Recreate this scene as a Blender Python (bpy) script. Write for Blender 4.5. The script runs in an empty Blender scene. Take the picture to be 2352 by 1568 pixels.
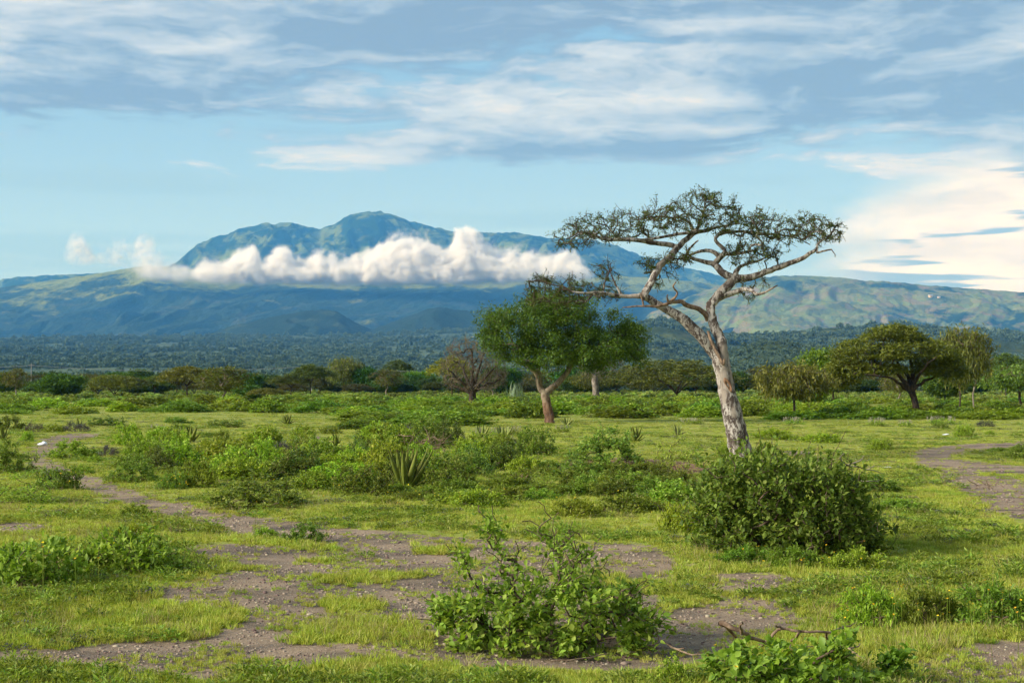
import bpy, math, numpy as np
from mathutils import Vector, Matrix, Quaternion
R = math.radians
rng = np.random.default_rng(11)
sc = bpy.context.scene
C = sc.collection

# ------------------------------------------------------------------ camera
H = 2.6; F = 3267.0; CX, CY = 1176.0, 784.0        # photograph measured on a 2352 x 1568 grid
PITCH = math.atan(96 / F)
cam = bpy.data.cameras.new('camera'); camo = bpy.data.objects.new('camera', cam); C.objects.link(camo)
cam.sensor_width = 36; cam.lens = F / 2352 * 36; cam.clip_start = .1; cam.clip_end = 120000
camo.location = (0, 0, H); camo.rotation_euler = (math.pi / 2 + PITCH, 0, 0)
sc.camera = camo
sc.view_settings.view_transform = 'Standard'; sc.view_settings.look = 'None'
sc.view_settings.exposure = 1.2; sc.view_settings.gamma = 1
cy = sc.cycles
cy.use_denoising = True; cy.denoiser = 'OPENIMAGEDENOISE'
cy.max_bounces = 8; cy.diffuse_bounces = 3; cy.transmission_bounces = 4; cy.volume_bounces = 6
cy.transparent_max_bounces = 8
cy.use_adaptive_sampling = True; cy.adaptive_threshold = .02

# ------------------------------------------------------------------ sun and sky
SUN_EL, SUN_AZ = 26, -112           # degrees; azimuth from +Y towards +X : the sun stands behind, left
sd = Vector((math.sin(R(SUN_AZ)) * math.cos(R(SUN_EL)), math.cos(R(SUN_AZ)) * math.cos(R(SUN_EL)), math.sin(R(SUN_EL))))
sun = bpy.data.lights.new('sun', 'SUN'); sun.energy = 3.2; sun.angle = R(22); sun.color = (1, .92, .80)
suno = bpy.data.objects.new('sun', sun); C.objects.link(suno)
suno.rotation_euler = sd.to_track_quat('Z', 'Y').to_euler()

class NT:
    """tiny helper around a node tree"""
    def __init__(s, t): s.t = t; s.n = t.nodes; s.l = t.links
    def new(s, typ, **k):
        n = s.n.new(typ)
        for a, v in k.items(): setattr(n, a, v)
        return n
    def put(s, sock, v):
        if isinstance(v, bpy.types.NodeSocket): s.l.new(v, sock)
        elif v is not None: sock.default_value = v
    def math(s, op, a, b=None, c=None, clamp=False):
        n = s.new('ShaderNodeMath', operation=op, use_clamp=clamp)
        for i, v in enumerate((a, b, c)): s.put(n.inputs[i], v)
        return n.outputs[0]
    def vec(s, op, a, b=None, scale=None):
        n = s.new('ShaderNodeVectorMath', operation=op)
        s.put(n.inputs[0], a)
        if b is not None: s.put(n.inputs[1], b)
        if scale is not None: s.put(n.inputs['Scale'], scale)
        return n.outputs['Value'] if op in ('LENGTH', 'DOT_PRODUCT') else n.outputs[0]
    def comb(s, x, y, z):
        n = s.new('ShaderNodeCombineXYZ')
        for i, v in enumerate((x, y, z)): s.put(n.inputs[i], v)
        return n.outputs[0]
    def sep(s, v):
        n = s.new('ShaderNodeSeparateXYZ'); s.put(n.inputs[0], v); return n.outputs
    def noise(s, v, scale, detail=4, rough=.5, dist=0, out=0):
        n = s.new('ShaderNodeTexNoise')
        if v is not None: s.put(n.inputs['Vector'], v)
        s.put(n.inputs['Scale'], scale); s.put(n.inputs['Detail'], detail); s.put(n.inputs['Roughness'], rough); s.put(n.inputs['Distortion'], dist)
        return n.outputs[out]
    def ss(s, x, a, b, lo=0., hi=1.):
        n = s.new('ShaderNodeMapRange', interpolation_type='SMOOTHSTEP')
        s.put(n.inputs[0], x)
        for i, v in zip((1, 2, 3, 4), (a, b, lo, hi)): s.put(n.inputs[i], v)
        return n.outputs[0]
    def lin(s, x, a, b, lo=0., hi=1.):
        n = s.new('ShaderNodeMapRange'); s.put(n.inputs[0], x)
        for i, v in zip((1, 2, 3, 4), (a, b, lo, hi)): s.put(n.inputs[i], v)
        return n.outputs[0]
    def mix(s, f, a, b, blend='MIX'):
        n = s.new('ShaderNodeMix', data_type='RGBA', blend_type=blend)
        s.put(n.inputs[0], f); s.put(n.inputs[6], c4(a)); s.put(n.inputs[7], c4(b)); return n.outputs[2]
    def ramp(s, x, stops):
        n = s.new('ShaderNodeValToRGB'); e = n.color_ramp.elements
        while len(e) < len(stops): e.new(.5)
        for q, (p, c) in zip(e, stops): q.position = p; q.color = c4(c)
        s.put(n.inputs[0], x); return n.outputs[0]
    def bump(s, h, strength=.5, dist=.02):
        n = s.new('ShaderNodeBump'); s.put(n.inputs['Height'], h); n.inputs['Strength'].default_value = strength
        n.inputs['Distance'].default_value = dist; return n.outputs[0]
def c4(c):
    return c if isinstance(c, bpy.types.NodeSocket) or c is None else (tuple(c) + (1,))[:4]

def build_world():
    w = bpy.data.worlds.new('World'); sc.world = w; w.use_nodes = True
    g = NT(w.node_tree); g.n.clear()
    sky = g.new('ShaderNodeTexSky', sky_type='NISHITA', sun_disc=False)
    sky.sun_elevation = R(SUN_EL); sky.sun_rotation = R(SUN_AZ % 360); sky.altitude = 1200
    sky.air_density = 1.0; sky.dust_density = .6; sky.ozone_density = 2.2
    skyc = g.vec('SCALE', sky.outputs[0], scale=.065)
    tc = g.new('ShaderNodeTexCoord'); d = g.vec('NORMALIZE', tc.outputs['Generated'])
    x, y, z = g.sep(d)
    zc = g.math('MAXIMUM', z, .0); az = g.math('ARCTAN2', x, y)
    # clear air: pale towards the horizon
    base = g.mix(g.ss(z, -.02, .30, .92, .55), skyc, g.mix(g.ss(z, .03, .30), (.29, .40, .445), (.18, .34, .48)))
    # ---- stratocumulus deck: long flat rolls, lit along their upper edges
    wv = g.vec('SCALE', g.vec('SUBTRACT', g.noise(g.comb(g.math('MULTIPLY', az, 5.), g.math('MULTIPLY', z, 16.), .4), 1., 5, .55, 0, 1), (.5, .5, .5)), scale=.9)
    def field(dz, da):
        v = g.vec('ADD', g.comb(g.math('MULTIPLY', g.math('ADD', az, da), 3.6), g.math('MULTIPLY', g.math('ADD', z, dz), 20.), 6.2), wv)
        a = g.noise(v, .8, 8, .56); b = g.noise(g.vec('MULTIPLY', v, (1.5, 1.2, 1.)), 2.6, 8, .62)
        return g.math('ADD', g.math('MULTIPLY', a, .73), g.math('MULTIPLY', b, .27))
    n1 = field(0., 0.); n2 = field(.009, -.010); n3 = field(.030, -.012)
    big = g.noise(g.comb(g.math('MULTIPLY', az, 3.2), g.math('MULTIPLY', z, 11.), 3.3), 1., 3, .5)
    edge = g.math('ADD', g.math('ADD', z, g.math('MULTIPLY', g.math('SUBTRACT', n1, .5), .13)), g.math('MULTIPLY', az, .020))
    deck = g.ss(edge, .142, .154)
    cov = g.math('ADD', n1, g.math('MULTIPLY', g.math('SUBTRACT', big, .5), .45))
    a1 = g.math('MULTIPLY', g.ss(cov, .33, .41), deck)
    relief = g.math('ADD', g.math('MULTIPLY', g.math('SUBTRACT', n1, n2), 3.6), g.math('MULTIPLY', g.math('SUBTRACT', n1, n3), 2.6))
    thick = g.ss(cov, .40, .66)
    lit = g.math('SUBTRACT', g.math('ADD', relief, .41), g.math('MULTIPLY', thick, .56), clamp=True)
    ccol = g.ramp(lit, [(0, (.14, .20, .275)), (.2, (.195, .26, .33)), (.45, (.285, .335, .385)), (.7, (.375, .41, .435)), (.88, (.46, .45, .425)), (1, (.53, .50, .45))])
    col = g.mix(g.math('MULTIPLY', a1, .97), base, ccol)
    # ---- thin grey streaks in the clear band
    q = g.comb(g.math('MULTIPLY', az, 4.6), g.math('MULTIPLY', z, 62.), 3.7)
    s1 = g.noise(q, .9, 6, .5, .25)
    band = g.math('MULTIPLY', g.ss(z, .02, .04), g.ss(z, .135, .17, 1, 0))
    s1 = g.math('ADD', s1, g.math('MULTIPLY', g.math('MULTIPLY', g.ss(z, .095, .075), g.ss(az, -.10, -.22)), .20))
    col = g.mix(g.math('MULTIPLY', g.ss(s1, .50, .62), g.math('MULTIPLY', band, .75)), col, (.215, .32, .385))
    # ---- big sunlit cloud mass low on the right, with dark scud before it
    q2 = g.comb(g.math('MULTIPLY', az, 9.), g.math('MULTIPLY', z, 20.), 1.3)
    m1 = g.noise(q2, 1., 8, .55, .2)
    reach = g.math('ADD', g.math('SUBTRACT', az, .20), g.math('ADD', g.math('MULTIPLY', g.math('SUBTRACT', m1, .5), .22), g.math('MULTIPLY', g.math('ABSOLUTE', g.math('SUBTRACT', z, .06)), -.9)))
    top = g.ss(g.math('ADD', z, g.math('ADD', g.math('MULTIPLY', g.math('SUBTRACT', m1, .5), .07), g.math('MULTIPLY', g.math('SUBTRACT', az, .3), -.10))), .125, .155, 1, 0)
    mass = g.math('MULTIPLY', g.ss(reach, -.03, .05), top)
    m2 = g.noise(g.comb(g.math('MULTIPLY', az, 14.), g.math('MULTIPLY', z, 60.), 4.2), 1., 7, .55)
    mcol = g.mix(g.ss(m2, .36, .60), (.50, .465, .405), (.64, .575, .475))
    col = g.mix(mass, col, mcol)
    q3 = g.comb(g.math('MULTIPLY', az, 6.), g.math('MULTIPLY', z, 58.), 9.1)
    s3 = g.noise(q3, 1.1, 6, .45, .2)
    col = g.mix(g.math('MULTIPLY', g.ss(s3, .545, .60), mass), col, (.19, .265, .33))
    low = g.ss(z, -.3, -.02)
    col = g.mix(low, (.08, .10, .055), col)
    bg = g.new('ShaderNodeBackground'); g.put(bg.inputs[0], col); bg.inputs[1].default_value = .80
    out = g.new('ShaderNodeOutputWorld'); g.l.new(bg.outputs[0], out.inputs[0])
build_world()

# ------------------------------------------------------------------ geometry helpers
def ray(px, py):
    dx, dy = (px - CX) / F, (CY - py) / F
    return np.array([dx, math.cos(PITCH) - dy * math.sin(PITCH), math.sin(PITCH) + dy * math.cos(PITCH)])
def ground_pt(px, py):
    d = ray(px, py); t = -H / d[2]; return np.array([d[0] * t, d[1] * t, 0.0])
def at(px, py, Y):
    d = ray(px, py); return np.array([0, 0, H]) + d * (Y / d[1])
def project(P):
    """world -> pixel of the 2352 grid (for laying out the ground's own colours)"""
    X = P[:, 0]; Yc = P[:, 1]; Z = P[:, 2] - H
    f = Yc * math.cos(PITCH) + Z * math.sin(PITCH); u = -Yc * math.sin(PITCH) + Z * math.cos(PITCH)
    f = np.maximum(f, .01)
    return CX + F * X / f, CY - F * u / f
def scale_at(Y): return Y / F          # metres per pixel

def gz(x, y):
    return .05 * np.sin(x * .31 + 1.3) * np.cos(y * .23) + .03 * np.sin(x * .83 + y * .57) + .02 * np.sin(y * 1.3 - x * .7)

_perm = np.random.default_rng(3).permutation(512)
_perm = np.concatenate([_perm, _perm, _perm])
def vnoise(x, y):
    """value noise, 2-D, 0..1"""
    xi = np.floor(x).astype(int); yi = np.floor(y).astype(int); xf = x - xi; yf = y - yi
    u = xf * xf * xf * (xf * (xf * 6 - 15) + 10); v = yf * yf * yf * (yf * (yf * 6 - 15) + 10)
    def h(a, b): return (_perm[(_perm[a & 511] + b) & 511]) / 511.
    return (h(xi, yi) * (1 - u) + h(xi + 1, yi) * u) * (1 - v) + (h(xi, yi + 1) * (1 - u) + h(xi + 1, yi + 1) * u) * v
def fbm(x, y, o=5, g=.5):
    s = 0; a = 1; t = 0
    for i in range(o):
        s = s + a * vnoise(x * 2 ** i + 17.3 * i, y * 2 ** i - 9.1 * i); t += a; a *= g
    return s / t
def ridged(x, y, o=5):
    s = 0; a = 1; t = 0
    for i in range(o):
        s = s + a * (1 - np.abs(2 * vnoise(x * 2 ** i + 5.7 * i, y * 2 ** i + 3.3 * i) - 1)); t += a; a *= .58
    return s / t

def mesh_np(name, V, polys, attrs=None, smooth=False):
    """V (n,3); polys = list of int arrays (m,k)"""
    me = bpy.data.meshes.new(name)
    V = np.asarray(V, np.float32)
    me.vertices.add(len(V)); me.vertices.foreach_set('co', V.ravel())
    polys = [np.asarray(p, np.int32) for p in polys if len(p)]
    if polys:
        li = np.concatenate([p.ravel() for p in polys]); tot = np.concatenate([np.full(len(p), p.shape[1], np.int32) for p in polys])
        me.loops.add(len(li)); me.loops.foreach_set('vertex_index', li)
        me.polygons.add(len(tot)); st = np.concatenate([[0], np.cumsum(tot)[:-1]]).astype(np.int32)
        me.polygons.foreach_set('loop_start', st)
        if smooth: me.polygons.foreach_set('use_smooth', np.ones(len(tot), bool))
    for k, v in (attrs or {}).items():
        a = me.attributes.new(k, 'FLOAT', 'POINT'); a.data.foreach_set('value', np.asarray(v, np.float32))
    me.update(calc_edges=True); me.validate(); return me

def obj(name, me, mat=None, parent=None, loc=None, rot=None, scale=None, color=None):
    o = bpy.data.objects.new(name, me); C.objects.link(o)
    if mat is not None and me is not None and len(me.materials) == 0: me.materials.append(mat)
    if parent is not None: o.parent = parent
    if loc is not None: o.location = loc
    if rot is not None: o.rotation_euler = rot
    if scale is not None: o.scale = scale
    if color is not None: o.color = tuple(color) + (1,)
    return o
def tag(o, label=None, cat=None, group=None, kind=None):
    for k, v in (('label', label), ('category', cat), ('group', group), ('kind', kind)):
        if v: o[k] = v
    return o
def empty(name, loc=(0, 0, 0), rz=0, scale=(1, 1, 1)):
    o = bpy.data.objects.new(name, None); C.objects.link(o); o.location = loc; o.rotation_euler = (0, 0, rz); o.scale = scale
    o.empty_display_size = .2; return o

# ---- tubes along chains of a branching skeleton
class Skel:
    def __init__(s): s.P = []; s.par = []; s.fix = []; s.dir = []
    def add(s, p, par, fix=0.0):
        p = np.asarray(p, float); s.P.append(p); s.par.append(par); s.fix.append(fix)
        if par >= 0:
            d = p - s.P[par]; l = np.linalg.norm(d); s.dir.append(d / l if l > 1e-9 else s.dir[par])
        else: s.dir.append(np.array([0, 0, 1.]))
        return len(s.P) - 1
    def limb(s, pts, rads, par=-1, sub=3, wob=0.0):
        """smooth limb through pts, returns node ids of the control points"""
        ids = []; pts = [np.asarray(p, float) for p in pts]
        full = ([s.P[par]] if par >= 0 else []) + pts
        rr = ([max(s.fix[par] * .9, rads[0])] if par >= 0 else []) + list(rads)
        last = par
        if par < 0: last = s.add(full[0], -1, rr[0]); ids.append(last)
        for i in range(len(full) - 1):
            p0 = full[max(i - 1, 0)]; p1 = full[i]; p2 = full[i + 1]; p3 = full[min(i + 2, len(full) - 1)]
            for k in range(1, sub + 1):
                t = k / sub
                q = .5 * ((2 * p1) + (-p0 + p2) * t + (2 * p0 - 5 * p1 + 4 * p2 - p3) * t * t + (-p0 + 3 * p1 - 3 * p2 + p3) * t ** 3)
                if wob and k < sub: q = q + rng.normal(0, wob, 3)
                last = s.add(q, last, rr[i] + (rr[i + 1] - rr[i]) * t)
            ids.append(last)
        return ids
    def grow(s, targets, allow=None, nmid=3, bend=.35, jit=.06, alpha=.0, up=0.0, maxd=None, forward=.6):
        """join each target to the nearest node, nearest targets first"""
        T = np.asarray(targets, float); P = np.array(s.P); n0 = len(P)
        ok = np.ones(n0, bool) if allow is None else allow
        dist = np.min(np.linalg.norm(T[:, None, :] - P[ok][None], axis=2), axis=1)
        order = np.argsort(dist); cap = n0 + len(T) * (nmid + 1)
        A = np.empty((cap, 3)); A[:n0] = P; D = np.empty((cap, 3)); D[:n0] = np.array(s.dir)
        pen = np.zeros(cap); pen[:n0][~ok] = 1e9; n = n0; tips = np.zeros(len(T), int)
        for ti in order:
            t = T[ti]; dv = t - A[:n]; dd = np.linalg.norm(dv, axis=1) + 1e-9
            c = np.sum(dv * D[:n], axis=1) / dd
            cost = dd * (1 + forward * (1 - c)) + pen[:n]
            k = int(np.argmin(cost)); L = dd[k]
            if maxd and L > maxd: tips[ti] = -1; continue
            last = k; p0 = A[k]; c1 = p0 + D[k] * L * bend + np.array([0, 0, up * L])
            for m in range(1, nmid + 2):
                u = m / (nmid + 1); q = (1 - u) ** 2 * p0 + 2 * u * (1 - u) * c1 + u * u * t
                if m <= nmid: q = q + rng.normal(0, jit * L, 3) * .5
                last = s.add(q, last); A[n] = q; D[n] = s.dir[last]; n += 1
            tips[ti] = last
        return tips
    def radii(s, tip=.006, p=2.2):
        n = len(s.P); acc = np.zeros(n); r = np.zeros(n); fix = np.array(s.fix)
        for i in range(n - 1, -1, -1):
            ri = max(acc[i] ** (1 / p) if acc[i] > 0 else tip, fix[i] if fix[i] > 0 else 0)
            if fix[i] > 0: ri = fix[i]
            r[i] = ri
            if s.par[i] >= 0: acc[s.par[i]] += ri ** p
        # a child is never thicker than its parent
        for i in range(n):
            if s.par[i] >= 0: r[i] = min(r[i], r[s.par[i]] * 1.02)
        return r
    def chains(s, r):
        n = len(s.P); kids = [[] for _ in range(n)]
        for i, p in enumerate(s.par):
            if p >= 0: kids[p].append(i)
        out = []; stack = [i for i in range(n) if s.par[i] < 0]
        starts = [(i, -1) for i in stack]
        while starts:
            i, pa = starts.pop(); ch = ([pa] if pa >= 0 else []) + [i]
            while kids[i]:
                ks = kids[i]; b = max(ks, key=lambda q: r[q])
                for q in ks:
                    if q != b: starts.append((q, i))
                ch.append(b); i = b
            out.append(ch)
        return out
def tubes(P, r, chains, sides, name, lumps=0.0):
    """one mesh of tapered tubes, one per chain"""
    P = np.asarray(P); Vs = []; Fs = []; off = 0
    a = np.arange(sides) * 2 * np.pi / sides; ca, sa = np.cos(a), np.sin(a)
    vz = []
    for ch in chains:
        if len(ch) < 2: continue
        q = P[ch]; rr = np.array(r)[ch].copy()
        if len(ch) > 1 and rr[0] > rr[1] * 1.3: rr[0] = rr[1] * 1.15
        t = np.gradient(q, axis=0); t /= np.linalg.norm(t, axis=1)[:, None] + 1e-12
        m = np.abs(t.mean(0)); ref = np.zeros(3); ref[int(np.argmin(m))] = 1
        u = np.cross(t, ref); u /= np.linalg.norm(u, axis=1)[:, None] + 1e-12; v = np.cross(t, u)
        R_ = rr[:, None] * np.ones(sides)
        if lumps:
            R_ = R_ * (1 + lumps * rng.normal(0, 1, R_.shape) * .5 + lumps * np.sin(a * 3 + q[:, 2:3] * 1.5))
        ring = q[:, None] + R_[..., None] * (ca[None, :, None] * u[:, None] + sa[None, :, None] * v[:, None])
        n = len(ch); Vs.append(ring.reshape(-1, 3))
        i = np.arange(n - 1)[:, None] * sides; j = np.arange(sides)[None]; j2 = (j + 1) % sides
        f = np.stack([i + j, i + j2, i + sides + j2, i + sides + j], -1).reshape(-1, 4) + off
        Fs.append(f); off += n * sides
    if not Vs: return None
    V = np.concatenate(Vs)
    return mesh_np(name, V, [np.concatenate(Fs)], {'tint': rng.random(len(V))}, smooth=True)

LEAF_D = (np.array([[0, 0, 0], [-.5, .5, .10], [0, 1, -.08], [.5, .5, .10]]), np.array([[0, 3, 2], [0, 2, 1]]))
LEAF_O = (np.array([[0, 0, 0], [-.36, .25, .07], [-.5, .55, .09], [0, .52, -.02], [.5, .55, .09], [.36, .25, .07], [0, 1, -.12]]),
          np.array([[0, 3, 1], [1, 3, 2], [2, 3, 6], [3, 4, 6], [3, 5, 4], [0, 5, 3]]))
LEAF_B = (np.array([[-.5, 0, 0], [.5, 0, 0], [.35, .5, .12], [-.35, .5, .12], [0, 1, -.05]]), np.array([[0, 1, 2], [0, 2, 3], [3, 2, 4]]))
def nrm(a): return a / (np.linalg.norm(a, axis=-1, keepdims=True) + 1e-12)
def leaves(B, D, U, L, Wr, shape, name, tint=None, extra=None):
    tv, tf = shape; n = len(B); k = len(tv)
    D = nrm(D); S = nrm(np.cross(D, U)); N = np.cross(S, D)
    L = np.broadcast_to(L, n)[:, None, None]; Wr = np.broadcast_to(Wr, n)[:, None, None]
    V = B[:, None] + L * (tv[None, :, 0:1] * Wr * S[:, None] + tv[None, :, 1:2] * D[:, None] + tv[None, :, 2:3] * N[:, None])
    Fc = (tf[None] + (np.arange(n) * k)[:, None, None]).reshape(-1, 3)
    if tint is None: tint = rng.random(n)
    return mesh_np(name, V.reshape(-1, 3), [Fc], {'tint': np.repeat(tint, k)})
def rand_dirs(n):
    return nrm(rng.normal(0, 1, (n, 3)))

# ------------------------------------------------------------------ materials
def mat(name):
    m = bpy.data.materials.new(name); m.use_nodes = True; g = NT(m.node_tree); g.n.clear()
    out = g.new('ShaderNodeOutputMaterial'); return m, g, out
def foliage(name, cols, trans=.3, rough=.5, spec=.3, vary=.25):
    m, g, out = mat(name)
    t = g.new('ShaderNodeAttribute', attribute_name='tint').outputs['Fac']
    oi = g.new('ShaderNodeObjectInfo')
    k = len(cols) - 1
    c = g.ramp(t, [(i / k, q) for i, q in enumerate(cols)])
    if name == 'grass blades':
        w1 = g.noise(oi.outputs['Location'], .55, 5, .6); w2 = g.noise(oi.outputs['Location'], 2.6, 4, .6)
        c = g.mix(g.ss(w1, .52, .68, 0, .75), c, (.15, .25, .026)); c = g.mix(g.ss(w2, .56, .70, 0, .6), c, (.42, .35, .13)); c = g.mix(g.ss(w2, .44, .30, 0, .7), c, (.26, .38, .03))
    c = g.mix(1., c, oi.outputs['Color'], 'MULTIPLY')
    hs = g.new('ShaderNodeHueSaturation')
    g.put(hs.inputs['Hue'], g.lin(oi.outputs['Random'], 0, 1, .5 - .03 * vary * 4, .5 + .015 * vary * 4))
    g.put(hs.inputs['Value'], g.lin(oi.outputs['Random'], 0, 1, 1 - vary, 1 + vary)); g.put(hs.inputs['Color'], c); c = hs.outputs[0]
    b = g.new('ShaderNodeBsdfPrincipled'); g.put(b.inputs['Base Color'], c); b.inputs['Roughness'].default_value = rough
    b.inputs['Specular IOR Level'].default_value = spec
    tr = g.new('ShaderNodeBsdfTranslucent'); g.put(tr.inputs[0], g.mix(1., c, (1.25, 1.3, .55), 'MULTIPLY'))
    mx = g.new('ShaderNodeMixShader'); mx.inputs[0].default_value = trans
    g.l.new(b.outputs[0], mx.inputs[1]); g.l.new(tr.outputs[0], mx.inputs[2]); g.l.new(mx.outputs[0], out.inputs[0])
    return m
def bark(name, a, b_, scale=6, stretch=.35, contrast=(.42, .6), bump=.6, third=None, below=None):
    m, g, out = mat(name)
    tc = g.new('ShaderNodeTexCoord'); x, y, z = g.sep(tc.outputs['Object'])
    v = g.comb(x, y, g.math('MULTIPLY', z, stretch))
    n = g.noise(v, scale, 8, .65, .6); n2 = g.noise(v, scale * 3.5, 4, .6, .3)
    h = g.math('ADD', g.math('MULTIPLY', n, .7), g.math('MULTIPLY', n2, .3))
    c = g.mix(g.ss(h, *contrast), b_, a)
    if below: c = g.mix(g.ss(g.math('ADD', z, g.math('MULTIPLY', n, 1.2)), below[0], below[1], 1, 0), c, g.mix(g.ss(h, .42, .58), (.09, .048, .03), (.21, .125, .078)))
    if third: c = g.mix(g.ss(g.noise(v, scale * .35, 3), .5, .68), c, third)
    c = g.mix(g.lin(n2, .3, .7, 0, .35), c, g.mix(1., c, (.6, .6, .6), 'MULTIPLY'))
    p = g.new('ShaderNodeBsdfPrincipled'); g.put(p.inputs['Base Color'], c); p.inputs['Roughness'].default_value = .85
    p.inputs['Specular IOR Level'].default_value = .2
    g.put(p.inputs['Normal'], g.bump(h, bump, .03)); g.l.new(p.outputs[0], out.inputs[0]); return m
def plain(name, col, rough=.8, nscale=20, var=.25):
    m, g, out = mat(name)
    n = g.noise(g.new('ShaderNodeTexCoord').outputs['Object'], nscale, 5, .6)
    c = g.mix(g.ss(n, .3, .7), tuple(q * (1 - var) for q in col), tuple(min(q * (1 + var), 1) for q in col))
    p = g.new('ShaderNodeBsdfPrincipled'); g.put(p.inputs['Base Color'], c); p.inputs['Roughness'].default_value = rough
    g.put(p.inputs['Normal'], g.bump(n, .3, .01)); g.l.new(p.outputs[0], out.inputs[0]); return m

M = {}
M['acacia_bark'] = bark('pale cracked bark', (.41, .38, .33), (.070, .052, .042), 7, .45, (.465, .56), .9, (.30, .255, .205))
M['dead_wood'] = bark('weathered dead wood', (.30, .215, .145), (.11, .07, .045), 9, .4, (.4, .6), .5)
M['wound'] = bark('raw orange wood', (.27, .155, .085), (.10, .06, .035), 9, .2, (.4, .6), .6)
M['dark_bark'] = bark('dark brown bark', (.085, .06, .042), (.03, .022, .017), 6, .4)
M['red_bark'] = bark('flaking red brown bark', (.27, .225, .155), (.10, .072, .048), 3.5, .5, (.4, .6), .8, None, (1.6, 2.8))
M['grey_bark'] = bark('grey bark', (.33, .29, .23), (.13, .105, .08), 5, .4)
M['twig'] = bark('dark twigs', (.10, .075, .058), (.05, .038, .03), 5, .4, bump=.2)
M['twig_grey'] = bark('grey brown twigs', (.20, .155, .11), (.10, .07, .05), 5, .4, bump=.2)
M['stem'] = bark('brown stems', (.15, .105, .07), (.06, .042, .03), 8, .4, bump=.2)
M['acacia_leaf'] = foliage('acacia leaflets', [(.034, .056, .010), (.070, .100, .016), (.13, .165, .026)], .25)
M['umbrella_leaf'] = foliage('umbrella thorn leaflets', [(.062, .080, .016), (.125, .148, .026), (.22, .23, .045)], .25, vary=.1)
M['green_leaf'] = foliage('fresh green leaflets', [(.036, .085, .009), (.078, .165, .016), (.15, .26, .03)], .3, vary=.1)
M['dry_leaf'] = foliage('dry sparse leaves', [(.085, .090, .045), (.13, .135, .062), (.17, .175, .078)], .2)
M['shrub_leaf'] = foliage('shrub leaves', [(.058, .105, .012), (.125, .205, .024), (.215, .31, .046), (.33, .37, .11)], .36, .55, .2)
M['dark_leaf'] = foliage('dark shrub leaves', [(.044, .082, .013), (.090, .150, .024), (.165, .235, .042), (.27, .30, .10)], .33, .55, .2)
M['bright_leaf'] = foliage('bright herb leaves', [(.085, .135, .014), (.17, .245, .024), (.27, .345, .042)], .35)
M['grey_leaf'] = foliage('grey purple herb leaves', [(.075, .078, .070), (.125, .125, .110), (.19, .185, .155)], .15)
M['spike'] = foliage('pale flower spikes', [(.20, .19, .12), (.30, .28, .20), (.40, .37, .29)], .2)
M['grass'] = foliage('grass blades', [(.19, .255, .028), (.315, .38, .045), (.44, .465, .080), (.54, .50, .18)], .3, .6, .2, .22)
M['dry_grass'] = foliage('dry stalks', [(.24, .20, .09), (.36, .31, .15)], .2, .7, .1)
M['flower'] = foliage('yellow petals', [(.80, .55, .015), (.88, .66, .03)], .2)
M['far_leaf'] = foliage('far scrub leaves', [(.066, .112, .088), (.088, .14, .105), (.115, .172, .118)], .1, 1., .0, .14)  # bluish and raised: the low-lying haze is put into the leaf colour

def dirt_nodes(g, pos):
    x, y, z = g.sep(pos)
    pv = g.comb(g.math('MULTIPLY', x, .55), y, 0)
    a = g.noise(pv, 1.1, 6, .6, .5); b = g.noise(pos, 22, 6, .75); c = g.noise(pos, 48, 4, .7)
    sand = g.mix(g.ss(b, .35, .65), (.18, .128, .082), (.36, .27, .182))
    grit = g.mix(g.ss(b, .38, .68), (.046, .039, .031), (.118, .096, .074))
    d = g.mix(g.ss(g.math('ADD', a, g.math('MULTIPLY', g.math('SUBTRACT', b, .5), .9)), .40, .70), sand, grit)
    d = g.mix(g.ss(c, .57, .64, 0, .8), d, (.46, .37, .28)); d = g.mix(g.ss(c, .42, .34, 0, .75), d, (.05, .04, .035))
    return d, g.math('ADD', g.math('MULTIPLY', b, .6), g.math('MULTIPLY', c, .4))
def ground_material():
    m, g, out = mat('meadow ground')
    geo = g.new('ShaderNodeNewGeometry'); pos = geo.outputs['Position']
    dirt = g.new('ShaderNodeAttribute', attribute_name='dirt').outputs['Fac']
    red = g.new('ShaderNodeAttribute', attribute_name='red').outputs['Fac']
    n = g.noise(pos, 1.7, 7, .65); nb = g.noise(pos, .22, 5, .6); nf = g.noise(pos, 14, 5, .6)
    dm = g.math('ADD', dirt, g.math('MULTIPLY', g.math('SUBTRACT', g.math('ADD', g.math('MULTIPLY', n, .5), g.math('MULTIPLY', nf, .5)), .5), 2.0))
    dm = g.ss(dm, .38, .50)
    dc, h = dirt_nodes(g, pos)
    dc = g.mix(g.math('MULTIPLY', red, .8), dc, (.17, .075, .045))
    gc = g.mix(g.ss(nb, .35, .65), (.22, .26, .036), (.33, .34, .062))
    gc = g.mix(g.ss(nf, .35, .7, 0, .55), gc, (.12, .13, .034))
    gc = g.mix(g.ss(n, .58, .74, 0, .55), gc, (.26, .24, .085))
    c = g.mix(dm, gc, dc)
    p = g.new('ShaderNodeBsdfPrincipled'); g.put(p.inputs['Base Color'], c); p.inputs['Roughness'].default_value = .9
    p.inputs['Specular IOR Level'].default_value = .15
    g.put(p.inputs['Normal'], g.bump(g.math('ADD', h, g.math('MULTIPLY', nf, .6)), .7, .025)); g.l.new(p.outputs[0], out.inputs[0])
    return m
M['ground'] = ground_material()
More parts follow.
